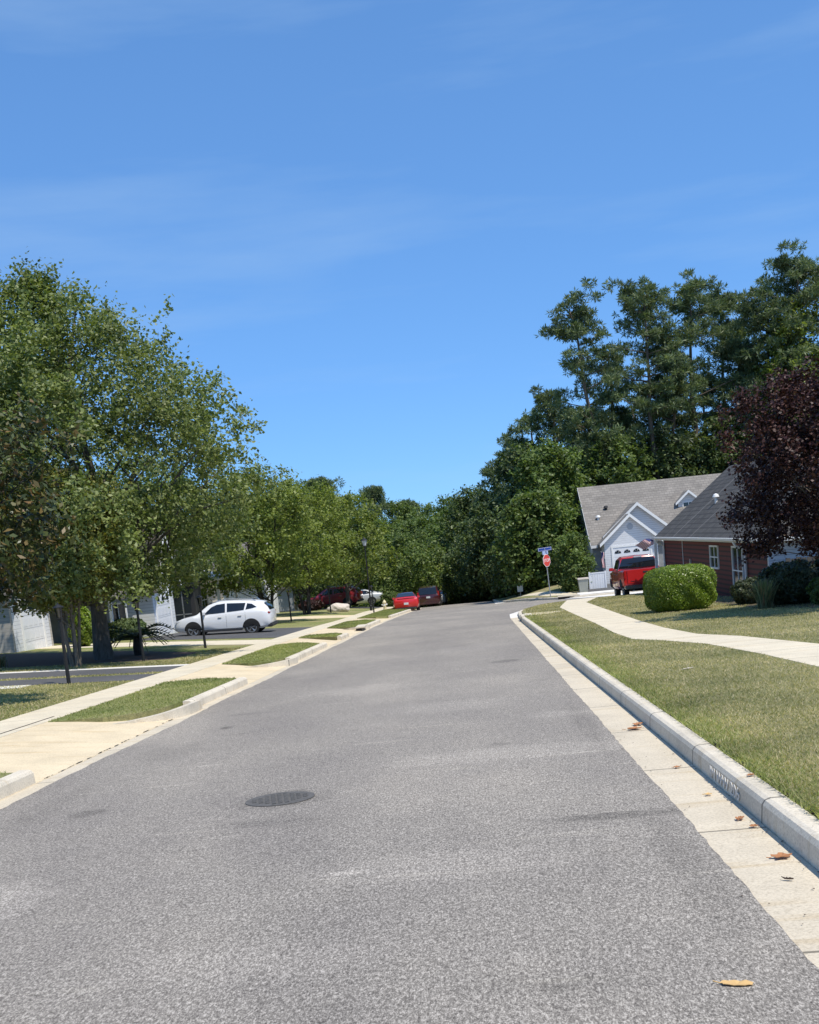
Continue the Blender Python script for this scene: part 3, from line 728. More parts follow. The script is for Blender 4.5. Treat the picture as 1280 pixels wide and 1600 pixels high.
def deciduous(name, label, cat, x, y, h, rad, seed, leaf, bark, group=None, c0=.22, natt=260, nper=45, cr=.55, size=.12, asp=.6,
              shape='cone', trunk=.25, stems=1, z=None, parts=('trunk', 'crown'), lean=(0, 0), limbs=26, top=(0, 0), flat=.8, holes=()):
    r = np.random.default_rng(seed)
    z = gz(x, y)+.1 if z is None else z
    t = thing(name, label, cat, (x, y, z), 0, group)
    def prof(q):      # q: 0 at crown bottom, 1 at top
        q = np.clip(q, 0, 1)
        if shape == 'cone': return np.where(q < .25, .72+.28*q/.25, (1-((q-.25)/.75)**2.5)**.95)
        if shape == 'round': return np.sqrt(np.clip(1-((q-.42)/.60)**2, 0, 1))
        if shape == 'vase': return np.where(q < .6, .45+.55*(q/.6)**.7, np.sqrt(np.clip(1-((q-.6)/.42)**2, 0, 1)))
        if shape == 'column': return (1-q**3)**.6*np.where(q < .15, .6+.4*q/.15, 1)
        return (1-q)**.7
    lob = r.uniform(0, 2*PI, 5); la = r.uniform(.05, .16, 5)
    C = []
    while len(C) < natt:
        q = r.random(); a = r.uniform(0, 2*PI)
        m = 1+sum(la[k]*math.cos((k+2)*a+lob[k]+q*4*(k % 2)) for k in range(5))
        R0 = rad*float(prof(q))*m
        u = r.random()**.42
        if r.random() > (R0/rad)*.85+.15: continue
        c = np.array([math.cos(a)*R0*u, math.sin(a)*R0*u, h*(c0+(1-c0)*q)])
        c[0] += top[0]*q; c[1] += top[1]*q
        if any(np.linalg.norm((c-np.array(hh[:3]))/np.array(hh[3:])) < 1 for hh in holes): continue
        C.append(c)
    C = np.array(C)
    if shape == 'cone':      # upright leafy shoots that break the outline
        top_ = C[(C[:, 2] > h*.5) & (np.hypot(C[:, 0], C[:, 1]) > rad*.25)]; sh = []
        for c in top_[r.permutation(len(top_))[:46]]:
            for k in range(1, 4): sh.append(c+np.array([r.normal()*.08+c[0]*.03*k, r.normal()*.08+c[1]*.03*k, .36*k]))
        SH = np.array(sh)
    else: SH = None
    mb = MB()
    for s in range(stems):
        a0 = 2*PI*s/max(1, stems)+seed
        sx, sy = (0, 0) if stems == 1 else (math.cos(a0)*trunk*1.6, math.sin(a0)*trunk*1.6)
        tx, ty = (lean[0], lean[1]) if stems == 1 else (math.cos(a0)*rad*.38, math.sin(a0)*rad*.38)
        zs_ = [-.25, 0, h*.06, h*.16, h*.3, h*.5, h*.72, h*.93]
        pts = []; rs = []
        for i, zz in enumerate(zs_):
            q = max(0, zz/h); w = r.normal(size=2)*trunk*.35*q*3
            pts.append((sx+tx*q+w[0], sy+ty*q+w[1], zz)); rs.append(trunk*(1.45 if i == 0 else 1.28 if i == 1 else 1.03 if i == 2 else max(.06, 1-q*1.02)))
        mb.tube(pts, rs, 10)
        P_ = np.array(pts)
        idx = r.permutation(len(C))[:limbs]
        for i in idx:
            c = C[i]; hz = max(h*c0*.55, c[2]-(.55*np.hypot(c[0], c[1])+.12*h))
            hz = min(max(hz, h*.15), h*.88)
            o = np.array([np.interp(hz, P_[:, 2], P_[:, 0]), np.interp(hz, P_[:, 2], P_[:, 1]), hz])
            ra = trunk*max(.08, .34*(1-hz/h))
            pl = limb(mb, o, c, ra, ra*.16, r, .06)
            for k in range(2):
                j = r.integers(len(C)); cc = C[j]
                if np.linalg.norm(cc-pl[2]) < rad*.7: limb(mb, pl[2], cc, ra*.45, ra*.1, r, .03, 4, 4)
    mb.build(parts[0], bark, t, True)
    crs = cr*(.65+.7*r.random(len(C)))
    me = leaves_mesh(parts[1], C, nper, crs, size, asp, r, flat)
    if SH is not None:
        me2 = leaves_mesh('shoot', SH, max(14, nper//4), .26, size, asp, r, 1.3)
        n1 = len(me.vertices); va = np.empty(n1*3, np.float32); me.vertices.foreach_get('co', va); vb = np.empty(len(me2.vertices)*3, np.float32); me2.vertices.foreach_get('co', vb)
        V = np.concatenate([va, vb]).reshape(-1, 3); me = quick(parts[1], V, np.arange(len(V)).reshape(-1, 4))
    link(parts[1], me, leaf, t)
    return t

def pine(name, label, x, y, h, rad, seed, group=None, bare=.42, ncl=90, nper=110, z=None, lean=(0, 0), leaf=None, crad=.85, size=.34, trunk=.26):
    r = np.random.default_rng(seed)
    z = gz(x, y)-.1 if z is None else z
    t = thing(name, label, 'pine tree', (x, y, z), 0, group)
    mb = MB(); pts = []; rs = []
    for q in np.linspace(0, 1, 11):
        w = r.normal(size=2)*.10
        pts.append((lean[0]*q*q+w[0]*(q > 0), lean[1]*q*q+w[1]*(q > 0), h*q*.97)); rs.append(trunk*(1.15-.95*q))
    mb.tube(pts, rs, 8); P_ = np.array(pts)
    C = []; k = 0
    while len(C) < ncl:
        k += 1
        q = bare+(1-bare)*r.random()**.82
        qq = (q-bare)/(1-bare)
        R0 = rad*(.35+.65*min(1, qq/.30))*(1-max(0, qq-.55)/.45*.72)
        a = r.uniform(0, 2*PI); L = R0*(.45+.55*r.random())
        hz = h*q-L*.28
        hz = min(hz, h*.95)
        o = np.array([np.interp(hz, P_[:, 2], P_[:, 0]), np.interp(hz, P_[:, 2], P_[:, 1]), hz])
        e = o+np.array([math.cos(a)*L, math.sin(a)*L, L*.30+r.normal()*.25])
        pl = limb(mb, o, e, .09*(1.1-q)+.025, .015, r, -.02, 5, 4)
        C.append(e)
        for m in range(r.integers(1, 4)):
            f = r.uniform(.3, .95); s_ = o+(e-o)*f+np.array([r.normal()*.75, r.normal()*.75, .15+r.normal()*.45])
            C.append(s_)
    C.append(np.array([P_[-1, 0], P_[-1, 1], h])); C = np.array(C)
    # a few dead snags below the crown
    for m in range(7):
        q = bare*r.uniform(.55, 1); a = r.uniform(0, 2*PI); hz = h*q; L = r.uniform(.5, 1.6)
        o = np.array([np.interp(hz, P_[:, 2], P_[:, 0]), np.interp(hz, P_[:, 2], P_[:, 1]), hz])
        limb(mb, o, o+np.array([math.cos(a)*L, math.sin(a)*L, r.uniform(-.3, .3)]), .04, .012, r, -.02, 4, 3)
    mb.build('trunk', M['bark_pine'], t, True)
    link('crown', needles_mesh('crown', C, max(5, nper//10), 15, crad*(.5+.6*r.random(len(C))), size, r, .45), leaf or M['needle'], t)
    return t

# the big green tree over the left driveway
deciduous('shade_tree', 'tallest broad green tree with a thick grey trunk left of the road', 'tree', -11.25, 33.2, 11.1, 4.95, 11, M['leaf_left'], M['bark'],
          c0=.18, natt=1180, nper=112, cr=.62, size=.115, asp=.62, shape='cone', trunk=.25, limbs=70, lean=(.2, 0), top=(-.7, 0),
          holes=((1.6, 0, 5.3, 1.7, 6, .40), (3.6, 0, 4.9, .55, 6, .36), (-.2, 0, 6.0, .7, 6, .35), (-1.8, 0, 8.3, .35, 6, .5), (1.0, 0, 8.2, .3, 6, .4)))
deciduous('shade_tree', 'second tall green tree cut off by the left frame edge behind the magnolia', 'tree', -19.6, 46.0, 14.0, 5.2, 12, M['leaf_left'], M['bark'],
          c0=.2, natt=480, nper=98, cr=.75, size=.15, asp=.62, shape='cone', trunk=.22, limbs=40)
_cx = at(116, 1022, 30.2)[0]; _ct = at(100, 738, 30.2)[2]
deciduous('crape_myrtle', 'yellowish green myrtle with several slim trunks in the left mulch bed', 'tree', _cx, 30.2, _ct-gz(_cx, 30.2)-.1, 1.75, 13, M['leaf_myrtle'], M['bark_smooth'],
          c0=.34, natt=300, nper=112, cr=.40, size=.085, asp=.6, shape='vase', trunk=.055, stems=5, limbs=16)
deciduous('magnolia_tree', 'dark glossy magnolia at the left edge with brownish leaf undersides', 'tree', -9.45, 19.0, 5.95, 2.05, 14, M['leaf_magn'], M['bark_dark'],
          c0=.30, natt=300, nper=70, cr=.42, size=.15, asp=.42, shape='round', trunk=.13, limbs=40)
# row of street trees
ST = 'leafy trees in the left front gardens'
deciduous('street_tree', 'bright green round tree with forked dark trunk behind the white suv', 'tree', -11.3, 60.5, 8.0, 3.5, 21, M['leaf_street'], M['bark_dark'], ST,
          c0=.26, natt=300, nper=98, cr=.62, size=.16, asp=.6, shape='round', trunk=.10, stems=3, limbs=20)
deciduous('street_tree', 'bright green tree over the bonnet of the maroon suv', 'tree', -10.9, 72.5, 8.1, 3.5, 22, M['leaf_street'], M['bark_dark'], ST,
          c0=.28, natt=260, nper=91, cr=.65, size=.18, asp=.6, shape='round', trunk=.10, stems=3, limbs=18)
deciduous('street_tree', 'green tree filling the gap left of the white suv roof', 'tree', -15.6, 56.0, 8.4, 3.6, 23, M['leaf_mid'], M['bark_dark'], ST,
          c0=.30, natt=260, nper=84, cr=.62, size=.17, asp=.6, shape='round', trunk=.14, limbs=18)
deciduous('street_tree', 'yellow green tree behind the tall black lamp post', 'tree', -10.2, 90, 8.6, 4.0, 24, M['leaf_street'], M['bark'], ST,
          c0=.26, natt=230, nper=60, cr=.75, size=.23, asp=.6, shape='round', trunk=.16, limbs=16)
deciduous('street_tree', 'low spreading green tree right behind the red coupe', 'tree', -6.9, 103, 6.4, 4.6, 25, M['leaf_mid'], M['bark_dark'], ST,
          c0=.2, natt=240, nper=60, cr=.8, size=.26, asp=.6, shape='round', trunk=.16, limbs=16)
deciduous('street_tree', 'dark shaded tree behind the silver sedan', 'tree', -13.5, 101, 8.4, 4.0, 26, M['leaf_wood'], M['bark_dark'], ST,
          c0=.1, natt=220, nper=60, cr=.8, size=.26, asp=.6, shape='round', trunk=.16, limbs=12)
deciduous('street_tree', 'rounded bright tree at the roadside over the dark minivan', 'tree', -4.9, 118, 5.8, 3.4, 27, M['leaf_street'], M['bark'], ST,
          c0=.15, natt=170, nper=60, cr=.8, size=.28, asp=.6, shape='round', trunk=.14, limbs=12)
deciduous('street_tree', 'green tree rising between the maroon suv and the white garage', 'tree', -16.5, 84, 8.6, 4.4, 28, M['leaf_street'], M['bark'], ST,
          c0=.28, natt=230, nper=60, cr=.75, size=.22, asp=.6, shape='round', trunk=.16, limbs=16)

# pines behind the houses on the right: (pixel column of the top, pixel row of the top, distance, radius, bare share, lean, label)
PG = 'tall pines behind the grey roofed house'
pines = [
    (888, 440, 91, 2.9, .46, (-1.6, 0), 'leftmost tall pine with a curved trunk standing apart from the others'),
    (1003, 412, 91, 3.4, .40, (0, 0), 'broad tall pine with a straight dark trunk right of the leftmost one'),
    (1075, 400, 93, 3.2, .42, (.5, 0), 'tall round topped pine behind the middle of the grey roof'),
    (1122, 425, 98, 2.6, .45, (0, 0), 'slimmer pine tucked behind the round topped pine'),
    (1190, 410, 92, 3.0, .50, (0, 0), 'open crowned pine with bare lower trunk above the purple tree'),
    (1248, 372, 91, 3.4, .52, (.3, 0), 'tallest pine with an umbrella top near the right frame edge'),
    (1300, 400, 92, 3.3, .45, (0, 0), 'pine cut off by the right frame edge'),
    (948, 520, 97, 2.8, .30, (0, 0), 'dark pine filling the gap between the two leftmost tall pines'),
    (1040, 500, 92, 2.6, .40, (0, 0), 'lower pine in front of the round topped one'),
    (1150, 500, 94, 2.8, .45, (0, 0), 'lower pine with thin trunk left of the purple tree'),
    (860, 590, 98, 2.7, .20, (0, 0), 'shorter dark pine left of the curved trunk pine'),
    (830, 622, 104, 2.8, .18, (0, 0), 'pointed dark pine on the left flank of the pine group'),
    (797, 668, 108, 2.8, .15, (0, 0), 'dark pine whose foliage comes down near the ground behind the small sign'),
    (768, 715, 116, 2.7, .12, (0, 0), 'outermost low pine at the left foot of the wooded slope'),
    (1225, 520, 92, 2.7, .40, (0, 0), 'pine directly behind the top of the purple tree'),
    (1095, 560, 100, 2.9, .25, (0, 0), 'shaded pine deep behind the ridge of the grey roof'),
    (985, 600, 104, 3.0, .2, (0, 0), 'dark background pine between the first two tall trunks'),
    (1180, 590, 104, 3.0, .2, (0, 0), 'shaded background pine right of the ridge end'),
    (915, 620, 92, 2.4, .25, (0, 0), 'small pine under the curved trunk pine'),
]
for i, (px_, py_, Y, rad, bare, ln, lab) in enumerate(pines):
    X, _, Z = at(px_, py_, Y); bx = X-ln[0]
    g = gz(bx, Y)-.1; Z -= (1.35 if px_ < 1230 else .7)
    pine('pine_tree', lab, bx, Y, Z-g, rad*1.12, 100+i, PG, bare*.92, 112 if Y < 95 else 100, 120, lean=ln, crad=.80, size=.42)

# leafy understorey on the right
UG = 'leafy trees under the pines'
under = [
    (850, 700, 84, 2.9, 'mid', 'mid green leafy tree in front of the pines left of the grey roof'),
    (840, 780, 80, 2.5, 'mid', 'rounded leafy tree directly left of the grey gable'),
    (820, 800, 84, 2.6, 'wood', 'dark leafy tree behind the stop sign'),
    (778, 790, 96, 3.2, 'wood', 'dark leafy tree above the small pale sign'),
    (745, 840, 104, 3.0, 'wood', 'low dark leafy tree where the road drops out of sight'),
    (960, 690, 90, 3.4, 'mid', 'leafy tree with its crown just over the left end of the grey ridge'),
    (1050, 680, 92, 3.4, 'wood', 'shaded leafy tree just over the middle of the grey ridge'),
    (1120, 660, 92, 3.2, 'wood', 'shaded leafy tree over the right end of the grey ridge'),
    (1250, 480, 91, 4.0, 'street', 'bright green leafy tree high above the purple tree'),
    (1275, 590, 91, 4.2, 'wood', 'dark leafy tree at the right edge behind the purple tree'),
    (1185, 650, 92, 3.8, 'wood', 'leafy tree filling the gap between pines and purple tree'),
    (893, 740, 94, 3.2, 'wood', 'shaded leafy tree just behind the grey gable end'),
    (1010, 720, 98, 3.6, 'wood', 'dense shaded tree deep behind the ridge'),
    (740, 770, 120, 3.4, 'wood', 'dark tree at the bend beyond the crest of the road'),
    (800, 740, 110, 3.6, 'wood', 'dark dense tree between the sign and the outermost pine'),
    (835, 700, 98, 3.4, 'wood', 'dark dense tree under the pointed pine'),
    (715, 800, 126, 3.0, 'mid', 'lighter green tree just right of the road axis beyond the crest'),
]
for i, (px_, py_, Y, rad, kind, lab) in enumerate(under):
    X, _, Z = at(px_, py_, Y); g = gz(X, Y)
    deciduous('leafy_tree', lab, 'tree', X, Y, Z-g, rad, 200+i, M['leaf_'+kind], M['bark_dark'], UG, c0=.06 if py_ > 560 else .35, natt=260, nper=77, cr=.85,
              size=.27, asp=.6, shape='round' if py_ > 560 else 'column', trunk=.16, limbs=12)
# rounded shrub-like tree by the fence
X, _, Z = at(890, 838, 73)
deciduous('garden_tree', 'small bushy tree beside the stop sign and the white fence', 'tree', X, 73, Z-gz(X, 73), 1.15, 77, M['leaf_mid'], M['bark_dark'],
          c0=.06, natt=110, nper=60, cr=.45, size=.19, asp=.55, shape='round', trunk=.07, limbs=12)

# far wood beyond the crest: individual trees, two prototypes copied
FG = 'trees of the far wood beyond the crest'
far = [
    (445, 770, 150, 'l'), (495, 750, 150, 'p'), (540, 778, 158, 'p'), (578, 764, 162, 'p'), (612, 788, 165, 'l'), (638, 785, 168, 'p'), (668, 795, 160, 'l'),
    (700, 782, 150, 'l'), (722, 790, 145, 'l'), (655, 812, 140, 'l'), (685, 822, 132, 'l'), (620, 822, 145, 'l'), (590, 815, 150, 'l'), (560, 812, 150, 'l'), (525, 805, 150, 'l'),
    (470, 790, 140, 'l'), (640, 850, 135, 'l'), (740, 800, 140, 'l'), (705, 840, 128, 'l'), (665, 860, 136, 'l'), (420, 790, 145, 'l'), (390, 800, 150, 'l'), (600, 845, 140, 'l'),
    (340, 800, 120, 'l'), (300, 810, 115, 'l'), (255, 800, 110, 'l'), (370, 820, 118, 'l'), (215, 810, 110, 'l'), (160, 820, 105, 'l'), (100, 820, 100, 'l'), (50, 830, 100, 'l'), (10, 830, 100, 'l'),
    (730, 850, 126, 'l'), (755, 850, 122, 'l'), (780, 850, 116, 'l'), (620, 870, 125, 'l'), (690, 870, 124, 'l'),
]
place = ['at the far left behind the street trees', 'under the skyline left of the road', 'on the skyline above the red coupe', 'right of the coupe beyond the crest', 'hidden low behind the front gardens']
protoP = protoL = None; FAR = []
for i, (px_, py_, Y, kd) in enumerate(far):
    X, _, Z = at(px_, py_, Y); g = gz(X, Y); H = Z-g
    rr = random.Random(i)
    kindword = 'round topped pine' if kd == 'p' else 'leafy tree'
    if px_ < 400: lab = f'distant dark {kindword} seen through gaps behind the left front gardens'
    elif kd == 'p': lab = {495: 'big round topped pine standing highest on the far skyline', 540: 'small pine between the two highest of the far skyline', 578: 'second highest pine of the far skyline, narrower', 638: 'low wide pine on the far skyline above the red coupe'}[px_]
    elif py_ < 800: lab = f'distant leafy tree on the skyline {["left of the highest pine", "between the far pines", "right of the last far pine"][0 if px_ < 480 else 1 if px_ < 640 else 2]}'
    else: lab = f'distant leafy tree low in the far wood {"left of the red coupe" if px_ < 615 else "above the parked cars and the road crest"}'
    if kd == 'p':
        if protoP is None:
            protoP = pine('pine_tree', lab, X, Y, H, 4.2, 300, FG, .45, 110, 100, crad=1.3, size=.6); o = protoP; hP = H
        else:
            o = copy_tree(protoP); s = H/hP; w = {540: .5, 578: .75, 638: .9}[px_]; o.location = (X, Y, g); o.scale = (w, w, s); o.rotation_euler = (0, 0, rr.uniform(0, 6))
    else:
        if protoL is None:
            protoL = deciduous('leafy_tree', lab, 'tree', X, Y, H, 4.4, 301, M['leaf_mid'], M['bark_dark'], FG, c0=.05, natt=260, nper=62, cr=1.0, size=.36, asp=.6, shape='round', trunk=.2, limbs=10); o = protoL; hL = H
        else:
            o = copy_tree(protoL); s = H/hL; w = rr.uniform(.8, 1.15); o.location = (X, Y, g); o.scale = (w, w, s); o.rotation_euler = (0, 0, rr.uniform(0, 6))
    o['label'] = lab
    FAR.append((o, px_, py_, kd))

ORD = ['first', 'second', 'third', 'fourth', 'fifth', 'sixth', 'seventh', 'eighth', 'ninth', 'tenth', 'eleventh', 'twelfth', 'thirteenth', 'fourteenth', 'fifteenth', 'sixteenth']
for cond, txt in ((lambda q: q[1] < 400, 'of the distant trees glimpsed through the left gardens'), (lambda q: 400 <= q[1] and q[2] < 800, 'of the leafy trees on the far skyline'),
                  (lambda q: 400 <= q[1] < 655 and q[2] >= 800, 'of the low far trees above the parked cars'), (lambda q: q[1] >= 655 and q[2] >= 800, 'of the low far trees above the bare road crest')):
    for k, q in enumerate(sorted([q for q in FAR if q[3] == 'l' and cond(q)], key=lambda q: q[1])):
        q[0]['label'] = f'{ORD[k]} from the left {txt}'

# purple maple on the right
deciduous('maple_tree', 'dark purple leaved maple overhanging the red sided house', 'tree', 8.85, 27.2, 5.5, 2.65, 41, M['leaf_maple'], M['bark_smooth'], holes=((1.3, -1.0, 1.75, 1.9, 4, .8),),
          c0=.27, natt=620, nper=126, cr=.40, size=.075, asp=.75, shape='round', trunk=.10, limbs=50)

# ------------------------------------------------------------------ shrubs
def shrub(name, label, x, y, rx, ry, h, seed, leaf, n=9000, size=.06, asp=.6, group=None, boxy=2.6, stems=8, z0=.05):
    r = np.random.default_rng(seed); g = gz(x, y)+.12
    t = thing(name, label, 'shrub', (x, y, g), 0, group)
    d = r.normal(size=(n, 3)); d /= np.linalg.norm(d, axis=1)[:, None]
    q = (np.abs(d)**boxy).sum(1)**(1/boxy)
    d = d/q[:, None]
    rr = .72+.28*r.random(n)**.5
    bumpy = 1+(.035 if boxy > 2.4 else .13)*np.sin(d[:, 0]*7+seed+2*d[:, 2])*np.cos(d[:, 1]*6+d[:, 2]*5)+.03*np.sin(d[:, 2]*6+d[:, 0]*9+d[:, 1]*7)
    p = d*(rr*bumpy)[:, None]*np.array([rx, ry, h/2])+np.array([0, 0, h/2+z0*.5])
    nr = d+r.normal(size=(n, 3))*.7+np.array([0, 0, .3]); nr /= np.linalg.norm(nr, axis=1)[:, None]
    tt = np.cross(nr, r.normal(size=(n, 3))); tt /= np.linalg.norm(tt, axis=1)[:, None]; b = np.cross(nr, tt)
    s = size*(.6+.8*r.random(n)); a = tt*s[:, None]*.5; w = b*(s*asp)[:, None]*.5
    V = np.stack([p-a, p+w, p+a, p-w], 1).reshape(-1, 3)
    link('foliage', quick('foliage', V, np.arange(4*n).reshape(-1, 4)), leaf, t)
    mb = MB()
    for k in range(stems):
        a0 = r.uniform(0, 2*PI); mb.tube([(math.cos(a0)*.05, math.sin(a0)*.05, -.1), (math.cos(a0)*rx*.4, math.sin(a0)*ry*.4, h*.45), (math.cos(a0)*rx*.7, math.sin(a0)*ry*.7, h*.85)], [.025, .016, .006], 5)
    mb.build('stem', M['bark_dark'], t)
    return t
shrub('round_bush', 'bright green clipped round bush in front of the red sided house', 5.78, 32.9, .97, .95, 1.30, 1, M['leaf_box'], 70000, .042, .6, None, 3.6)
SG = 'dull dark shrubs under the maple'
shrub('garden_shrub', 'large dull shrub in front of the dark wooden fence', 8.25, 30.2, .95, .9, 1.15, 2, M['leaf_shrub'], 9000, .11, .5, SG, 2.0)
shrub('garden_shrub', 'tall dark shrub at the right frame edge by the white siding', 9.5, 30.2, .9, .9, 1.25, 3, M['leaf_shrub'], 9000, .12, .5, SG, 2.1)
shrub('garden_shrub', 'small dark shrub beside the tall white framed window', 7.75, 32.6, .55, .5, .75, 4, M['leaf_shrub'], 6000, .08, .5, SG, 2.1)
shrub('garden_shrub', 'low leafy shrub with lighter leaves at the right edge of the bed', 8.75, 28.6, .55, .5, .75, 5, M['leaf_mid'], 5000, .09, .5, SG, 2.1)
def spiky(name, label, x, y, n, h, spread, mat, seed, w=.012, cat='plant', group=None, arch=.8):
    r = np.random.default_rng(seed); g = gz(x, y)+.13; V = []; Fs = []
    for k in range(n):
        a = r.uniform(0, 2*PI); L = h*r.uniform(.6, 1.15); sp = spread*r.uniform(.2, 1.0); b = r.normal(size=2)*spread*.15
        pr = None
        for j in range(5):
            q = j/4; px_ = b[0]+math.cos(a)*sp*q; py_ = b[1]+math.sin(a)*sp*q; pz = L*(q*(1+arch)-arch*q*q)*1.0
            ww = w*(1-q*.85); nx_, ny_ = -math.sin(a)*ww, math.cos(a)*ww
            V += [(px_-nx_, py_-ny_, pz), (px_+nx_, py_+ny_, pz)]
            i = len(V)
            if j: Fs.append((i-4, i-3, i-1, i-2))
    o = link(name, quick(name, np.array(V), np.array(Fs)), mat)
    o.location = (x, y, g); return tag(o, label, cat, group)
spiky('grassy_plant', 'pale green grassy plant with a few pink tips in front of the white window frame', 7.28, 29.4, 420, .70, .45, M['leaf_rose'], 5, .014)
spiky('ground_cover_plant', 'small strap leaved plant at the edge of the left mulch bed', -13.6, 31.4, 90, .35, .35, M['leaf_rose'], 6, .012)
shrub('garden_shrub', 'yellow green shrub between the left garage and the slim trunks', -15.1, 42.6, .5, .5, 1.5, 6, M['leaf_box'], 7000, .11, .5, None, 2.1)
shrub('garden_shrub', 'small reddish shrub beside the maroon suv front wheel', *at(487, 952, 84)[:2], .9, .7, .8, 8, M['leaf_maple'], 5000, .16, .5, None, 2.1)
shrub('garden_shrub', 'dark hedge plant at the porch of the second left garage', -14.9, 47.2, .9, .7, .9, 9, M['leaf_wood'], 7000, .11, .5, None, 2.1)
shrub('garden_shrub', 'small green shrub at the verge beyond the hydrant', *at(612, 940, 96)[:2], .9, .9, 1.3, 10, M['leaf_mid'], 5000, .2, .5, None, 2.1)
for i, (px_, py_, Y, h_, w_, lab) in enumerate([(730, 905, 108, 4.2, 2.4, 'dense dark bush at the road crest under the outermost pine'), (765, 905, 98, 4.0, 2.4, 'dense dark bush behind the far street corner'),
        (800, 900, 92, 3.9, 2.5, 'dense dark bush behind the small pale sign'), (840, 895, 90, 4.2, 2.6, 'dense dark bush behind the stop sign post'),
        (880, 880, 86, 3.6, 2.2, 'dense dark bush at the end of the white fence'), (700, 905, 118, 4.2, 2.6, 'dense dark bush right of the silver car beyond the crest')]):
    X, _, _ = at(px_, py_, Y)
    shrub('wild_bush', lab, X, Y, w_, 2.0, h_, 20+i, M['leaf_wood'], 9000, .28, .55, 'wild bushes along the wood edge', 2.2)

# sago palm
t = thing('sago_palm', 'small palm with arching dark fronds beside the fat trunk', 'palm', (-10.55, 34.4, gz(-10.55, 34.4)+.12))
MB().tube([(0, 0, -.1), (0, 0, .3), (0, 0, .6)], [.13, .15, .10], 10).build('trunk', M['bark_dark'], t, True)
r_ = np.random.default_rng(8)
for k in range(24):
    a = 2*PI*k/24+r_.normal()*.1; up = r_.uniform(.25, 1.0); L = r_.uniform(1.15, 1.5)
    V = []; Fs = []; pts = []
    for j in range(13):
        q = j/12; rr_ = L*(q*.95); zz = .55+L*(up*q-(.5+.35*up)*q*q)
        c = np.array([math.cos(a)*rr_, math.sin(a)*rr_, zz]); pts.append(tuple(c))
        if j:
            for sd in (-1, 1):
                nrm = np.array([-math.sin(a)*sd, math.cos(a)*sd, .25]); ll = .30*math.sin(PI*min(1, q*.9+.08))+.02
                b = c+nrm*ll+np.array([math.cos(a)*.05, math.sin(a)*.05, 0]); f_ = np.array([math.cos(a), math.sin(a), 0])*.05
                i0 = len(V); V += [tuple(c-f_), tuple(c+f_), tuple(b)]; Fs.append((i0, i0+1, i0+2))
    mb = MB().add(V, Fs); mb.tube(pts, [.012]*13, 4); mb.build('frond', M['leaf_palm'], t)

# ------------------------------------------------------------------ houses
def slab(poly, th):
    """roof plane: 3-D quad with thickness th downwards"""
    return MB().prism(poly, (0, 0, -th))
def window(parent, plane, a0, a1, z0, z1, at_, sgn, mull=True, bars=1, frame=M['white'], fw=.06, glass=M['glass']):
    """plane 'x': the wall is x=at_, opening runs along y; 'y': wall is y=at_, opening along x"""
    def bx(u0, u1, w0, w1, d0, d1, mb):
        lo, hi = sorted((at_+sgn*d0, at_+sgn*d1))
        if plane == 'x': mb.box(lo, hi, u0, u1, w0, w1)
        else: mb.box(u0, u1, lo, hi, w0, w1)
    mb = MB()
    bx(a0-fw, a0, z0-fw, z1+fw, -.02, .05, mb); bx(a1, a1+fw, z0-fw, z1+fw, -.02, .05, mb)
    bx(a0, a1, z0-fw, z0, -.02, .05, mb); bx(a0, a1, z1, z1+fw, -.02, .05, mb)
    if mull:
        for k in range(bars):
            c = a0+(a1-a0)*(k+1)/(bars+1); bx(c-.018, c+.018, z0, z1, -.01, .035, mb)
        c = (z0+z1)/2; bx(a0, a1, c-.02, c+.02, -.01, .038, mb)
    w = mb.build('window', frame, parent)
    g = MB(); bx(a0, a1, z0, z1, .0, .012, g); g.build('pane', glass, w)
    return w
def garage_door(parent, plane, a0, a1, z0, z1, at_, sgn, fans=4, mat=M['offwhite']):
    n = 4; d = MB(); hh = (z1-z0)/n
    def bx(mb, u0, u1, w0, w1, d0, d1):
        lo, hi = sorted((at_+sgn*d0, at_+sgn*d1))
        if plane == 'x': mb.box(lo, hi, u0, u1, w0, w1)
        else: mb.box(u0, u1, lo, hi, w0, w1)
    for k in range(n):
        bx(d, a0, a1, z0+k*hh+.008, z0+(k+1)*hh-.008, -.03, .02)
        if k < n-1:
            for j in range(4):
                w = (a1-a0)/4; bx(d, a0+j*w+.08, a0+(j+1)*w-.08, z0+k*hh+.09, z0+(k+1)*hh-.09, .0, .028)
    o = d.build('garage_door', mat, parent)
    g = MB(); w = (a1-a0)/fans
    for j in range(fans):
        c = a0+(j+.5)*w; zb = z1-hh*.62
        for s in range(3):
            aa, bb = PI*(s+.08)/3, PI*(s+.92)/3; R1 = min(w*.36, hh*.42)
            pts = [(c, zb), (c+math.cos(aa)*R1, zb+math.sin(aa)*R1), (c+math.cos((aa+bb)/2)*R1, zb+math.sin((aa+bb)/2)*R1), (c+math.cos(bb)*R1, zb+math.sin(bb)*R1)]
            e = at_+sgn*.024
            if plane == 'x': g.prism([(e, u, v) for u, v in pts], (sgn*.008, 0, 0))
            else: g.prism([(u, e, v) for u, v in pts], (0, sgn*.008, 0))
    g.build('fan_window', M['glass'], o)
    tr = MB(); f = .11
    bx(tr, a0-f, a0, z0, z1+f, -.01, .045); bx(tr, a1, a1+f, z0, z1+f, -.01, .045); bx(tr, a0, a1, z1, z1+f, -.01, .045)
    tr.build('door_frame', M['white'], parent)
    return o

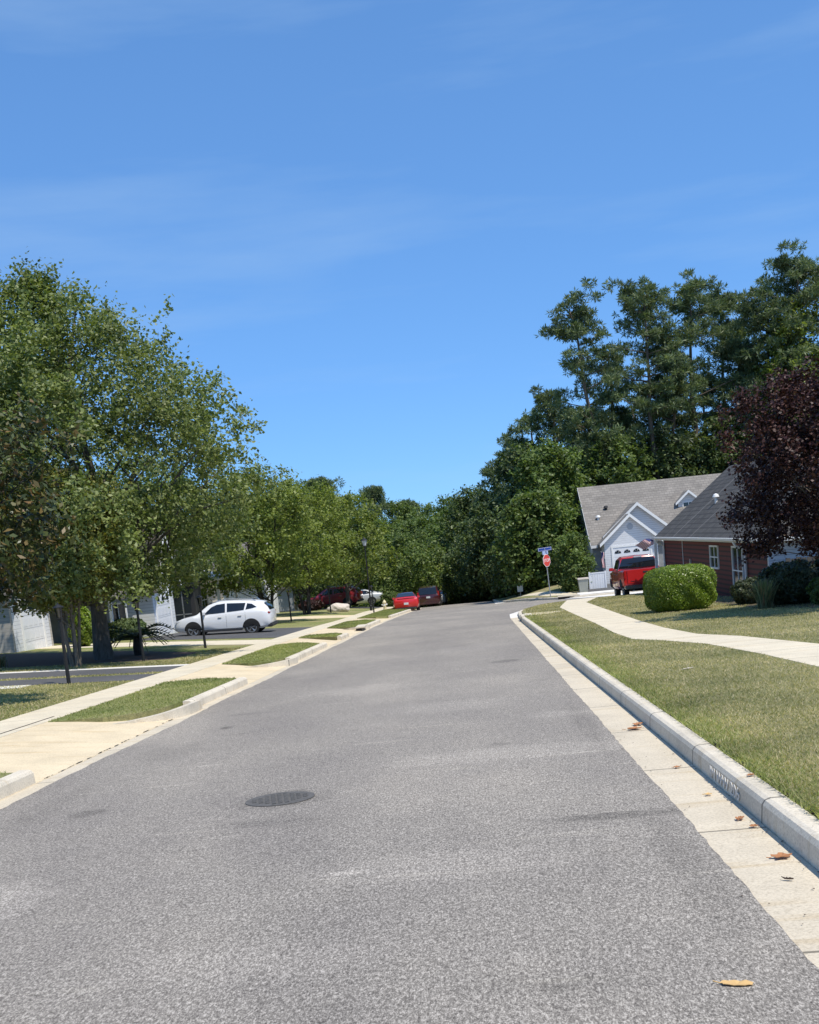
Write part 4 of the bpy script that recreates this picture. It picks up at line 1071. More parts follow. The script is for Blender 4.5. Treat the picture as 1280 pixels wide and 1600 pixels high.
# --- red sided house on the right
h = thing('red_house', 'house with dark red siding and a dark shingle roof behind the round bush', 'house', (0, 0, 0))
X0, X1, Y0, Y1, ZS = 8.75, 15.2, 34.5, 53.0, .56
MB().box(X0, X0+.2, Y0, Y1, -2.7, ZS).build('side_wall', M['siding_red'], h)
MB().box(X0+.003, X1, Y0-.003, Y0+.2, -2.7, ZS).build('end_wall', M['siding_white'], h)
b_ = MB().box(X0+.003, X1, Y1-.2, Y1+.003, -2.7, ZS)
b_.prism([(X0+.1, Y1-.18, ZS), (X1-.1, Y1-.18, ZS), ((X0+X1)/2, Y1-.18, ZS+2.55)], (0, .17, 0)); b_.build('gable_wall', M['siding_tan'], h)
sl_ = .80; ex, ez = 8.42, .72; rx_ = (X0+X1)/2; rz_ = ez+sl_*(rx_-ex); ye0, ye1 = 34.1, 53.3; hip = rx_-ex
ex2 = 2*rx_-ex
MB().prism([(ex, ye0, ez), (ex, ye1, ez), (rx_, ye1, rz_), (rx_, ye0+hip, rz_)], (0, 0, -.12)).prism([(ex2, ye0, ez), (ex2, ye1, ez), (rx_, ye1, rz_), (rx_, ye0+hip, rz_)], (0, 0, -.12)).prism(
    [(ex, ye0, ez), (ex2, ye0, ez), (rx_, ye0+hip, rz_)], (0, 0, -.12)).build('roof', M['roof_dark'], h)
MB().box(8.40, X0+.02, ye0, ye1, ZS, ZS+.05).box(X0, X1, ye0, Y0+.02, ZS+.002, ZS+.048).build('soffit', M['white'], h)
MB().box(8.385, 8.42, ye0, ye1, ZS+.0, .70).box(8.42, X1+.3, ye0-.03, ye0, ZS, .70).build('fascia', M['white'], h)
g_ = MB().prism([(8.385, ye0-.05, .58), (8.28, ye0-.05, .62), (8.26, ye0-.05, .70), (8.30, ye0-.05, .70), (8.31, ye0-.05, .64), (8.385, ye0-.05, .61)], (0, ye1-ye0+.1, 0))
g_.build('gutter', M['offwhite'], h)
for yy in (37.2, 52.75):
    MB().tube([(8.33, yy, .60), (8.40, yy, .45), (8.69, yy, .28), (8.69, yy, -1.9)], .045, 6).build('downspout', M['offwhite'], h)
window(h, 'x', 41.45, 42.75, -.40, .33, X0, -1)
window(h, 'x', 37.75, 39.15, -1.18, .34, X0, -1)
window(h, 'y', 10.62, 11.5, -.38, .30, Y0, -1)
MB().box(X0-.02, X0, Y0-.02, Y0+.10, -2.6, ZS-.001).build('corner_trim', M['white'], h)
MB().box(X0-.02, X0, Y1-.12, Y1+.02, -2.6, ZS-.001).box(X0-.45, X0-.33, Y1-.1, Y1+.05, -2.6, ZS-.001).build('corner_trim', M['offwhite'], h)
MB().box(X0-.05, X0-.001, 46.6, 46.8, -.55, -.2).build('meter_box', M['steel'], h)
MB().tube([(X0-.02, 48.3, ZS-.01), (X0-.02, 48.3, -1.9)], .015, 5).build('conduit', M['offwhite'], h)
v_ = at(1100, 795, 47.0); vx = 9.95; vz = ez+sl_*(vx-ex)
MB().tube([(vx, 47.0, vz-.2), (vx, 47.0, vz+.22)], .06, 8).lathe([(.02, .20), (.14, .22), (.10, .32), (.02, .36)], 10, (vx, 47.0, vz)).build('roof_vent', M['white'], h)
vx = 10.7; vz = ez+sl_*(vx-ex)
MB().tube([(vx, 46.2, vz-.2), (vx, 46.2, vz+.45)], .035, 6).build('vent_pipe', M['black'], h)

f_ = thing('wooden_fence', 'dark weathered board fence against the white end wall of the red house', 'fence', (9.0, 33.6, gz(9, 33.6)))
mb = MB()
for k in range(28):
    x = .0+k*.15; mb.box(x, x+.13, 0, .02, -.2, 1.33+random.Random(k).uniform(-.02, .02))
mb.build('boards', M['fence_wood'], f_)
MB().box(0, 4.2, .021, .06, .3, .38).box(0, 4.2, .021, .06, 1.05, 1.13).build('rails', M['fence_wood'], f_)

# --- grey roofed white house
h = thing('white_house', 'white house with grey shingle roof, stacked gables and a single garage door', 'house', (0, 0, 0))
ZB = -3.0; fy = 75.6; by = 88.0; ry = 81.8; rz2 = 4.15; ez2 = .15; xl, xr = 7.75, 21.0
MB().box(xl+.15, xl+.35, fy+.35, by-.3, ZB, .28).prism([(xl+.15, fy+.3, .28), (xl+.15, by-.3, .28), (xl+.15, ry, rz2-.25)], (.2, 0, 0)).build('gable_wall', M['siding_white'], h)
MB().box(xl+.15, xr, fy+.3, fy+.5, ZB, .2).build('front_wall', M['graywall'], h)
MB().prism([(xl, fy, ez2), (xr, fy, ez2), (xr, ry, rz2), (xl, ry, rz2)], (0, 0, -.14)).prism([(xl, by, ez2), (xr, by, ez2), (xr, ry, rz2), (xl, ry, rz2)], (0, 0, -.14)).build('roof', M['roof_grey'], h)
MB().prism([(xl-.02, fy, ez2-.16), (xl-.02, fy, ez2+.0), (xl-.02, ry, rz2+.0), (xl-.02, ry, rz2-.17)], (.02-.003, 0, 0)).build('rake_board', M['white'], h)
MB().box(xl, 8.2, fy-.03, fy-.003, ez2-.2, ez2-.02).build('fascia', M['white'], h)
def gable_front(cx, half, yf, yb, zeave, slope, zb, wallmat, parent, th=.12, ov=.28, x_wall=None):
    ap = zeave+slope*(half)
    xw = x_wall or (half-ov)
    w = MB().prism([(cx-xw, yf, zb), (cx+xw, yf, zb), (cx+xw, yf, zeave+slope*(half-xw)-th), (cx, yf, ap-th), (cx-xw, yf, zeave+slope*(half-xw)-th)], (0, .2, 0))
    w.box(cx-xw, cx-xw+.18, yf+.2, yb, zb, zeave+slope*(half-xw)-th-.02).box(cx+xw-.18, cx+xw, yf+.2, yb, zb, zeave+slope*(half-xw)-th-.02)
    w.build('gable_wall', wallmat, parent)
    MB().prism([(cx-half, yf-ov, zeave), (cx, yf-ov, ap), (cx, yb, ap), (cx-half, yb, zeave)], (0, 0, -th)).prism([(cx+half, yf-ov, zeave), (cx, yf-ov, ap), (cx, yb, ap), (cx+half, yb, zeave)], (0, 0, -th)).build('porch_roof', M['roof_grey'], parent)
    f = .17; yy = yf-ov-.025
    MB().prism([(cx-half-.02, yy, zeave-.02-f), (cx-half-.02, yy, zeave+.02), (cx, yy, ap+.03), (cx, yy, ap+.03-f*1.25)], (0, .022, 0)).prism(
        [(cx+half+.02, yy, zeave-.02-f), (cx+half+.02, yy, zeave+.02), (cx, yy, ap+.03), (cx, yy, ap+.03-f*1.25)], (0, .0215, 0)).build('rake_board', M['white'], parent)
gable_front(10.16, 1.98, 74.2, 79.0, .18, .90, ZB, M['siding_white'], h)
gable_front(10.95, 2.35, 76.0, 80.4, .62, .86, ZB, M['siding_white'], h)
garage_door(h, 'y', 9.0, 11.38, gz(10, 74)-.02, -.12, 74.2, -1, 4)
MB().lathe([(.0, .0), (.2, 0), (.2, .03), (0, .03)], 16, (10.18, 74.165, 1.15), 'y').build('round_vent', M['steel'], h)
window(h, 'y', 13.2, 13.9, -1.6, -.2, fy+.3, -1)
# dormer
MB().prism([(14.1, 78.6, 1.2), (15.5, 78.6, 1.2), (15.5, 78.6, 2.45), (14.8, 78.6, 3.05), (14.1, 78.6, 2.45)], (0, 2.6, 0)).build('dormer', M['siding_white'], h)
MB().prism([(13.92, 78.35, 2.36), (14.8, 78.35, 3.14), (14.8, 82, 3.14), (13.92, 82, 2.36)], (0, 0, -.08)).prism([(15.68, 78.35, 2.36), (14.8, 78.35, 3.14), (14.8, 82, 3.14), (15.68, 82, 2.36)], (0, 0, -.08)).build('dormer_roof', M['roof_grey'], h)
MB().prism([(13.9, 78.32, 2.2), (13.9, 78.32, 2.36), (14.8, 78.32, 3.17), (14.8, 78.32, 2.99)], (0, .02, 0)).prism([(15.7, 78.32, 2.2), (15.7, 78.32, 2.36), (14.8, 78.32, 3.17), (14.8, 78.32, 2.99)], (0, .0195, 0)).build('dormer_trim', M['white'], h)
window(h, 'y', 14.45, 15.15, 1.75, 2.35, 78.6, -1)
MB().box(14.04, 14.098, 78.7, 80.5, 1.2, 2.3).build('dormer_cheek', M['roof_dark'], h)
for px_, py_, col_, nm in ((935, 812, 'white', 'roof_vent'), (947, 797, 'black', 'vent_pipe')):
    for Y in np.arange(75.7, 81.5, .05):
        X, _, Z = at(px_, py_, Y)
        if Z <= ez2+(Y-fy)*(rz2-ez2)/(ry-fy): break
    MB().tube([(X, Y, Z-.2), (X, Y, Z+.2)], .08, 8).lathe([(.05, .14), (.17, .16), (.12, .27), (.03, .3)], 10, (X, Y, Z)).build(nm, M[col_], h)
MB().box(12.9, 13.5, 74.6, 75.0, ZB, .3).build('porch_post', M['white'], h)

# flags (stripes and canton are parts)
def flag(name, label, loc, rz, pole_vec, w, hgt, droop, seed):
    t = thing(name, label, 'flag', loc, rz)
    pv = Vector(pole_vec)
    MB().tube([(0, 0, 0), tuple(pv)], .014, 6).build('pole', M['white'], t)
    def sheet(nm, u0, u1, v0, v1, mat, o=0):
        V = []; Fs = []; n = 10; m = 2
        for i in range(n+1):
            u = u0+(u1-u0)*i/n
            for j in range(m+1):
                v = v0+(v1-v0)*j/m
                p = pv*(1-v*hgt/pv.length) if not droop else pv*(.95-.25*v*.3)
                if droop: q = (p.x+v*hgt*.25+.03*math.sin(u*9), p.y+.05*math.sin(v*6+u*5)+o, p.z-u*w)
                else: q = (p.x-u*w, p.y+.07*math.sin(u*7+seed)+o, p.z-.22*u*w*u+.05*math.sin(u*5))
                V.append(q)
        for i in range(n):
            for j in range(m): a = i*(m+1)+j; Fs.append((a, a+1, a+m+2, a+m+1))
        mb = MB(); k = len(V); V2 = V+[(a, b+.004, c) for a, b, c in V]
        mb.add(V2, Fs+[tuple(x+k for x in f[::-1]) for f in Fs]); mb.build(nm, mat, t, True)
    for k in range(13):
        sheet('stripe', 0, 1, k/13, (k+1)/13, M['flagred'] if k % 2 == 0 else M['flagwhite'])
    sheet('canton', 0, .4, 0, 7/13, M['flagblue'], -.008)
flag('flag', 'striped red and white flag blowing from the far corner of the red house', (8.72, 53.1, .30), 0, (-.50, -.02, .32), .75, .45, False, 1)
flag('flag', 'striped flag hanging limp at the left side of the garage door', (8.45, 74.15, -.75), 0, (-.28, -.4, .5), 1.0, .6, True, 2)

# white fence section, bin
f_ = thing('white_fence', 'short white panel fence left of the garage and the pickup', 'fence', (7.15, 72.4, gz(7.15, 72.4)))
MB().box(0, .1, 0, .1, -.3, 1.25).build('post', M['fence_white'], f_); MB().box(1.0, 1.1, 0, .1, -.3, 1.25).build('post', M['fence_white'], f_)
mb = MB()
for k in range(6): mb.box(.1+k*.15, .242+k*.15, .03, .06, .05, 1.12)
mb.build('panel', M['fence_white'], f_); MB().box(.1, 1.0, .015, .075, 1.12, 1.2).box(.1, 1.0, .015, .029, .02, .12).build('rail', M['fence_white'], f_)
bx_ = at(911, 908, 71.5)
t = thing('rubbish_bin', 'pale green grey bin left of the white fence', 'bin', (bx_[0], 71.5, gz(bx_[0], 71.5)+.1))
MB().prism([(-.25, -.25, 0), (.25, -.25, 0), (.25, .25, 0), (-.25, .25, 0)], (0, 0, .1)).add([(-.25, -.25, .1), (.25, -.25, .1), (.25, .25, .1), (-.25, .25, .1), (-.31, -.33, .85), (.31, -.33, .85), (.31, .31, .85), (-.31, .31, .85)],
    [(0, 1, 5, 4), (1, 2, 6, 5), (2, 3, 7, 6), (3, 0, 4, 7), (4, 5, 6, 7)]).build('body', M['bin'], t)
MB().box(-.34, .34, -.37, .34, .852, .93).build('lid', M['rock'], t)

# --- left houses
def left_house(label, xf, y0, y1, zb, zt, dy0, dy1, dz1, wall, depth=9.0, ridge=2.6, side=None, gable=True, name='garage_house'):
    h = thing(name, label, 'house', (0, 0, 0))
    MB().box(xf-depth, xf, y0, y0+.18, zb-.6, zt).build('side_wall', side or wall, h)
    MB().box(xf-depth, xf, y1-.18, y1, zb-.6, zt).build('side_wall', side or wall, h)
    ym = (y0+y1)/2; sl = ridge/((y1-y0)/2+.3)
    MB().prism([(xf-.18, y0+.18, zb-.6), (xf-.18, y1-.18, zb-.6), (xf-.18, y1-.18, zt), (xf-.18, ym, zt+ridge-.30), (xf-.18, y0+.18, zt)], (.18-.004, 0, 0)).build('front_wall', wall, h)
    e0, e1 = y0-.3, y1+.3; zr_ = zt+ridge; zo = zt-.05
    MB().prism([(xf+.4, e0, zo), (xf+.4, ym, zr_), (xf-depth-.2, ym, zr_), (xf-depth-.2, e0, zo)], (0, 0, -.12)).prism(
        [(xf+.4, e1, zo), (xf+.4, ym, zr_), (xf-depth-.2, ym, zr_), (xf-depth-.2, e1, zo)], (0, 0, -.12)).build('roof', M['roof_left'], h)
    MB().prism([(xf+.401, e0, zo-.16), (xf+.401, e0, zo+.02), (xf+.401, ym, zr_+.02), (xf+.401, ym, zr_-.2)], (.025, 0, 0)).prism([(xf+.401, e1, zo-.16), (xf+.401, e1, zo+.02), (xf+.401, ym, zr_+.02), (xf+.401, ym, zr_-.2)], (.0245, 0, 0)).build('rake_board', M['white'], h)
    garage_door(h, 'x', dy0, dy1, zb, dz1, xf-.004, 1, 3)
    return h
left_house('left house nearest the frame edge with tan side wall and white garage door', -17.0, 40.5, 44.4, -1.2, 1.15, 41.55, 43.55, .78, M['siding_white'], side=M['siding_tan'])
h = left_house('second left house with narrow white garage front beside the suv', -14.3, 49.7, 53.2, -1.75, .62, 50.15, 52.45, .40, M['siding_white'], side=M['siding_white'])
MB().box(-22, -15.6, 47.4, 47.6, -2.2, .55).build('porch_wall', M['graywall'], h)
MB().prism([(-22, 46.6, .55), (-14.6, 46.6, .55), (-14.6, 50.5, 1.8), (-22, 50.5, 1.8)], (0, 0, -.12)).build('porch_roof', M['roof_left'], h)
for xx in (-15.4, -17.6): MB().box(xx, xx+.12, 46.9, 47.02, -2.0, .5).build('porch_post', M['white'], h)
window(h, 'y', -15.45, -14.85, -1.4, .2, 47.4, -1)
h = thing('cream_house', 'cream sided house behind the white suv with dark entry and white porch', 'house', (0, 0, 0))
zc = gz(-16, 60)
MB().box(-24, -15.2, 58.3, 58.5, zc-.5, zc+2.7).build('side_wall', M['siding_cream'], h)
MB().box(-15.4, -15.203, 58.5, 68, zc-.5, zc+2.7).build('front_wall', M['siding_cream'], h)
MB().prism([(-14.7, 57.8, zc+2.65), (-14.7, 68.4, zc+2.65), (-19.6, 68.4, zc+5.2), (-19.6, 57.8, zc+5.2)], (0, 0, -.14)).prism([(-24.5, 57.8, zc+2.65), (-24.5, 68.4, zc+2.65), (-19.6, 68.4, zc+5.2), (-19.6, 57.8, zc+5.2)], (0, 0, -.14)).prism(
    [(-23.9, 57.95, zc+2.7), (-15.3, 57.95, zc+2.7), (-19.6, 57.95, zc+5.0)], (0, .12, 0)).build('roof', M['roof_left'], h)
for yy in (59.3, 61.4, 63.8): MB().box(-13.6, -13.45, yy, yy+.15, zc-.3, zc+2.6).build('porch_post', M['white'], h)
MB().prism([(-13.3, 58.9, zc+2.62), (-13.3, 64.4, zc+2.62), (-15.5, 64.4, zc+3.1), (-15.5, 58.9, zc+3.1)], (0, 0, -.1)).build('porch_roof', M['white'], h)
window(h, 'x', 60.0, 61.2, zc+.8, zc+2.1, -15.2, 1)
window(h, 'x', 62.3, 63.6, zc+.8, zc+2.1, -15.2, 1)
window(h, 'y', -17.2, -16.2, zc+.8, zc+2.1, 58.3, -1)
# dark shed-like entry beside the second garage
h = thing('dark_entry_porch', 'dark screened entry beside the second white garage and the suv nose', 'porch', (-14.35, 55.0, gz(-14.3, 55)))
MB().box(-.6, .6, 0, .12, -.3, 2.35).box(-.6, -.48, .12, 1.5, -.3, 2.35).box(.48, .6, .12, 1.5, -.3, 2.35).build('frame', M['darkgrey'], h)
MB().box(-.40, -.04, -.02, .0, .2, 2.1).box(.04, .40, -.02, .0, .2, 2.1).build('glazing', M['glass'], h)
MB().box(-.06+.03, .06-.03, -.03, -.021, .2, 2.1).box(-.4, .4, -.03, -.021, .95, 1.0).build('glazing_bar', M['steel'], h)
MB().prism([(-.75, -.2, 2.36), (.75, -.2, 2.36), (.75, 1.6, 2.55), (-.75, 1.6, 2.55)], (0, 0, .08)).build('roof', M['darkgrey'], h)
# white garage house behind the street trees
zg = gz(-14.5, 76)
left_house('white garage front far down the left side between two forked trunks', -14.2, 73.5, 81.0, zg, zg+2.5, 75.0, 79.5, zg+2.1, M['siding_white'], side=M['siding_white'])
zg = gz(-15.5, 104)
left_house('grey green house end glimpsed above the maroon suv roof', -16.0, 99.0, 106.0, zg, zg+2.6, 100.3, 102.8, zg+2.1, M['siding_tan'], side=M['graywall'])

# ------------------------------------------------------------------ yard lamp posts and street lamps
def yard_lamp(label, x, y, hgt=1.75, proto=[]):
    g = gz(x, y)+.14
    if proto:
        o = copy_tree(proto[0]); o.location = (x, y, g); o['label'] = label; return o
    t = thing('yard_lamp', label, 'lamp post', (x, y, g), 0, 'black yard lamps in the left front gardens')
    MB().tube([(0, 0, -.2), (0, 0, .05), (0, 0, hgt-.32)], [.045, .045, .035], 8).build('pole', M['black'], t)
    MB().lathe([(.03, hgt-.34), (.07, hgt-.32), (.07, hgt-.30), (.03, hgt-.29)], 8).build('collar', M['black'], t)
    mb = MB()
    for k in range(4):
        a = PI/4+k*PI/2; mb.tube([(math.cos(a)*.055, math.sin(a)*.055, hgt-.30), (math.cos(a)*.085, math.sin(a)*.085, hgt-.08)], .008, 4)
    mb.lathe([(.13, hgt-.08), (.13, hgt-.065), (.02, hgt), (.012, hgt+.04)], 8)
    l = mb.build('lantern', M['black'], t)
    MB().lathe([(.05, hgt-.285), (.075, hgt-.09)], 8).build('glass', M['glass'], l)
    proto.append(t); return t
yard_lamp('black yard lamp nearest the camera on the left lawn', -8.98, 24.0)
yard_lamp('black yard lamp in front of the sago palm', -9.42, 31.1)
yard_lamp('black yard lamp in front of the white suv', -9.06, 36.9)
yard_lamp('black yard lamp beside the forked trunk tree behind the suv', -10.3, 62.2)
yard_lamp('black yard lamp in front of the maroon suv', *at(517, 955, 74)[:2])
yard_lamp('black yard lamp in front of the silver sedan tail', *at(584, 952, 72)[:2])
def street_lamp(label, x, y, hgt):
    t = thing('street_lamp', label, 'street lamp', (x, y, gz(x, y)+.1), 0, 'black street lamps beside the road')
    MB().tube([(0, 0, -.3), (0, 0, .4), (0, 0, .45), (0, 0, hgt-.5)], [.10, .09, .055, .04], 10).build('pole', M['black'], t)
    l = MB().lathe([(.05, hgt-.5), (.12, hgt-.46), (.10, hgt-.42)], 10).lathe([(.23, hgt-.08), (.22, hgt-.05), (.05, hgt+.08), (.02, hgt+.16)], 10).build('lantern', M['black'], t)
    MB().lathe([(.10, hgt-.42), (.19, hgt-.08)], 10).build('glass', M['clearlamp'], l)
street_lamp('tall black street lamp left of the red coupe', *at(580, 950, 79)[:2], 5.0)
street_lamp('farther street lamp rising over the dark minivan', *at(668, 905, 112)[:2], 4.9)

# ------------------------------------------------------------------ signs, hydrant, rock
X, Y = 4.55, 70.6; g = gz(X, Y)+.12
t = thing('stop_sign', 'red octagonal stop sign on a thin post with blue street name blades', 'sign', (X, Y, g))
t.rotation_euler = (0, R(-2.5), 0)
MB().tube([(0, 0, -.3), (0, 0, 3.05)], .03, 8).build('post', M['steel'], t)
ang = R(52)
oc = [(math.cos(PI/8+k*PI/4)*.41, math.sin(PI/8+k*PI/4)*.41) for k in range(8)]
def turned(mb_fn, name, mat, zc, a, parent, yoff=0):
    o = mb_fn.build(name, mat, parent); o.location = (0, 0, zc); o.rotation_euler = (0, 0, a); return o
p1 = turned(MB().prism([(u, -.05, v) for u, v in oc], (0, .012, 0)), 'octagon', M['white'], 2.28, ang, t)
p2 = MB().prism([(u*.93, -.056, v*.93) for u, v in oc], (0, .004, 0)).build('face', M['stopred'], p1)
me = text_mesh('STOP', .28, .002); tx = link('lettering', me, M['white'], p1); tx.rotation_euler = (PI/2, 0, 0); tx.location = (0, -.060, 0)
b1 = turned(MB().box(-.42, .42, -.02, .02, -.11, .11), 'name_blade', M['signblue'], 2.98, R(8), t)
b1['label'] = 'blue street name blade'
MB().box(-.40, .40, -.026, -.021, .075, .09).box(-.40, .40, -.026, -.021, -.09, -.075).box(-.40, -.385, -.026, -.021, -.075, .075).box(.385, .40, -.026, -.021, -.075, .075).build('border', M['white'], b1)
b2 = turned(MB().box(-.40, .40, -.02, .02, -.11, .11), 'name_blade', M['signpale'], 2.76, R(62), t)
b2['label'] = 'pale lit street name blade seen at an angle'

X, Y, Z = at(813, 922, 79); g = gz(X, Y)+.1
t = thing('small_sign', 'small pale grey sign on a short post at the far corner lawn', 'sign', (X, Y, g))
MB().tube([(0, 0, -.3), (0, 0, .55)], .03, 6).build('post', M['steel'], t)
MB().box(-.19, .19, -.045, -.03, .33, .75).build('panel', M['plate'], t, bevel=.004)

X, Y = -6.55, 80.5; g = gz(X, Y)+.14
t = thing('fire_hydrant', 'pale yellow fire hydrant on the verge left of the red coupe', 'hydrant', (X, Y, g))
MB().lathe([(.16, -.1), (.16, .04), (.11, .06), (.11, .48), (.14, .50), (.14, .54), (.12, .60), (.06, .68), (.025, .70), (.025, .76)], 14).build('barrel', M['hydrant'], t, 40)
MB().tube([(-.2, 0, .38), (.2, 0, .38)], .055, 10).tube([(0, 0, .36), (0, -.2, .36)], .07, 10).build('outlet', M['white'], t)

X, _, Z = at(530, 952, 76)
bm = bmesh.new(); bmesh.ops.create_icosphere(bm, subdivisions=3, radius=1)
rg = random.Random(3)
for v in bm.verts: v.co = Vector((v.co.x*.78, v.co.y*.45, v.co.z*.36))*(1+.10*math.sin(v.co.x*5)*math.cos(v.co.z*4)+rg.uniform(-.025, .025))
me = bpy.data.meshes.new('garden_boulder'); bm.to_mesh(me); bm.free()
o = link('garden_boulder', me, M['rock']); o.location = (X, 76, gz(X, 76)+.36)
tag(o, 'long pale boulder on the lawn in front of the maroon suv', 'boulder')

# ------------------------------------------------------------------ vehicles
def interp_st(st, x):
    xs_ = [s[0] for s in st]
    return [float(np.interp(x, xs_, [s[k] for s in st])) for k in range(1, 6)]
def section(s):
    zb, zl, zt, w, wt = s
    cab = zt-zl > .12
    pts = [(0, zb), (w*.86, zb), (w*.97, zb+.10), (w, zb+.42*(zl-zb)), (w*.985, zl-.09), (w*.945, zl)]
    if cab: pts += [(wt+(w*.945-wt)*.12, zt-.11), (wt*.90, zt-.025), (0, zt)]
    else: pts += [(wt+(w*.945-wt)*.6, zl+(zt-zl)*.4), (wt*.9, zt-.006), (0, zt)]
    return pts
def side_y(st, x, z):
    p = section(interp_st(st, x))
    for (a, za), (b, zb_) in zip(p[1:], p[2:]):
        if za <= z <= zb_ and zb_ > za: return a+(b-a)*(z-za)/(zb_-za)
    return p[-2][0]
def vehicle(name, label, cat, st, wheels, wr, paint, side_wins, wind, rear, loc, rz, scale=1.0, group=None, lights=None, bumper=True, trim=None, rimmat=None, handles=(), mirrors=None, plate=None, arches=True):
    t = thing(name, label, cat, loc, rz, group)
    t.scale = (scale,)*3
    mb = MB(); n = None; vs = []; L = len(st)
    for s in st:
        p = section(s[1:]); p = p+[(-a, b) for a, b in p[-2:0:-1]]
        n = len(p); vs += [(s[0], a, b) for a, b in p]
    fs = [(i*n+k, i*n+(k+1) % n, (i+1)*n+(k+1) % n, (i+1)*n+k) for i in range(L-1) for k in range(n)]
    fs += [tuple(range(n)), tuple((L-1)*n+k for k in range(n))]
    mb.add(vs, fs); mb.build('body', paint, t, 38)
    W_ = max(s[4] for s in st)
    for nm, poly in side_wins:
        for sd in (-1, 1):
            # rings of points so that the pane follows the curved side
            P_ = []
            m = len(poly)
            for i in range(m):
                a, b = poly[i], poly[(i+1) % m]
                for k in range(4): q = k/4; P_.append((a[0]+(b[0]-a[0])*q, a[1]+(b[1]-a[1])*q))
            cx_ = sum(p[0] for p in P_)/len(P_); cz_ = sum(p[1] for p in P_)/len(P_); k = len(P_); V = []
            for q in (1, .75, .5, .25):
                for x, z in P_:
                    x, z = cx_+(x-cx_)*q, cz_+(z-cz_)*q; V.append((x, sd*(side_y(st, x, z)+.018), z))
            V.append((cx_, sd*(side_y(st, cx_, cz_)+.018), cz_)); c_ = len(V)-1
            edge = [(x, sd*(side_y(st, x, z)-.02), z) for x, z in P_]
            Fs = [(r*k+i, r*k+(i+1) % k, (r+1)*k+(i+1) % k, (r+1)*k+i) for r in range(3) for i in range(k)]+[(3*k+i, 3*k+(i+1) % k, c_) for i in range(k)]
            Fs += [(i, (i+1) % k, c_+1+(i+1) % k, c_+1+i) for i in range(k)]
            MB().add(V+edge, Fs).build(nm, M['carglass'], t)
    for nm, (xa, za, xb, zb_) in (('windscreen', wind), ('rear_window', rear)):
        V = []; N_ = 9
        for i in range(N_):
            x = xa+(xb-xa)*i/(N_-1); s_ = interp_st(st, x); z = s_[2]; q = i/(N_-1)
            d1 = interp_st(st, x-.02)[2]; d2 = interp_st(st, x+.02)[2]; ln = math.hypot(.04, d2-d1); nx_, nz_ = -(d2-d1)/ln, .04/ln
            yy = s_[4]*(.98-.06*q)
            for j in range(7):
                u = -1+2*j/6; o_ = .014+.02*(1-u*u)
                V.append((x+nx_*o_, u*yy, z+nz_*o_))
        k = len(V); V2 = V+[(a, b, c-.03) for a, b, c in V]
        Fs = [(i*7+j, i*7+j+1, (i+1)*7+j+1, (i+1)*7+j) for i in range(N_-1) for j in range(6)]
        Fs += [tuple(v+k for v in f[::-1]) for f in Fs]
        bd = [j for j in range(7)]+[i*7+6 for i in range(1, N_)]+[(N_-1)*7+j for j in range(5, -1, -1)]+[i*7 for i in range(N_-2, 0, -1)]
        Fs += [(bd[i], bd[(i+1) % len(bd)], bd[(i+1) % len(bd)]+k, bd[i]+k) for i in range(len(bd))]
        MB().add(V2, Fs).build(nm, M['carglass'], t, 40)
    for x in wheels:
        for sd in (-1, 1):
            wy = side_y(st, x, wr)-.10
            if arches:
                a = MB(); n_ = 20; R_ = wr*1.17
                pts = [(x+math.cos(PI*k/n_)*R_, wr+math.sin(PI*k/n_)*R_) for k in range(n_+1)]
                k = len(pts); V = []
                for q in (1, .8, .6, .4):
                    for px_, pz in pts:
                        px_, pz = x+(px_-x)*q, wr+(pz-wr)*q; V.append((px_, sd*(side_y(st, px_, max(pz, .32))+.018), pz))
                V += [(px_, sd*(side_y(st, px_, max(pz, .32))-.2), pz) for px_, pz in pts]
                a.add(V, [(r*k+i, r*k+i+1, (r+1)*k+i+1, (r+1)*k+i) for r in range(3) for i in range(k-1)]+[tuple(range(3*k, 4*k))]+[(i, i+1, 4*k+i+1, 4*k+i) for i in range(k-1)])
                a.build('wheel_arch', M['tyre'], t)
            w = MB().lathe([(wr*.62, -.11), (wr*.95, -.11), (wr, -.08), (wr, .08), (wr*.95, .11), (wr*.62, .11)], 26, (0, 0, 0), 'y').build('wheel', M['tyre'], t, 40)
            w.location = (x, sd*(wy+.025), wr)
            rm = MB().lathe([(0, sd*.085-.01), (wr*.16, sd*.085-.01), (wr*.16, sd*.085+.015), (0, sd*.085+.015)], 12, (0, 0, 0), 'y')
            rm.lathe([(wr*.58, sd*.09-.015), (wr*.66, sd*.09-.015), (wr*.66, sd*.09+.022), (wr*.58, sd*.09+.022)], 24, (0, 0, 0), 'y', True)
            for k in range(5):
                a0 = 2*PI*k/5+.3
                for da in (-.11, .11):
                    rm.tube([(0, sd*.092, 0), (math.cos(a0+da)*wr*.6, sd*.10, math.sin(a0+da)*wr*.6)], wr*.055, 5)
            rm.build('rim', rimmat or M['rim'], w)
    if len(side_wins) > 1:      # shut lines of the doors
        for xq in (side_wins[-1][1][1][0]+.05, side_wins[-1][1][0][0]-.045, side_wins[-2][1][0][0]-.06):
            for sd in (-1, 1):
                zt_ = interp_st(st, xq)[1]; pts = [(xq, sd*(side_y(st, xq, z)+.001), z) for z in np.linspace(.42, zt_-.01, 7)]
                MB().tube(pts, .006, 4).build('door_seam', M['darkgrey'], t)
    rear_x = st[0][0]; front_x = st[-1][0]
    for nm, mat_, x, y, z, dx, dy, dz in (lights or []):
        for sd in (-1, 1): MB().box(x-dx, x+dx, sd*y-dy, sd*y+dy, z-dz, z+dz).build(nm, M[mat_], t, bevel=min(dx, dy, dz)*.5)
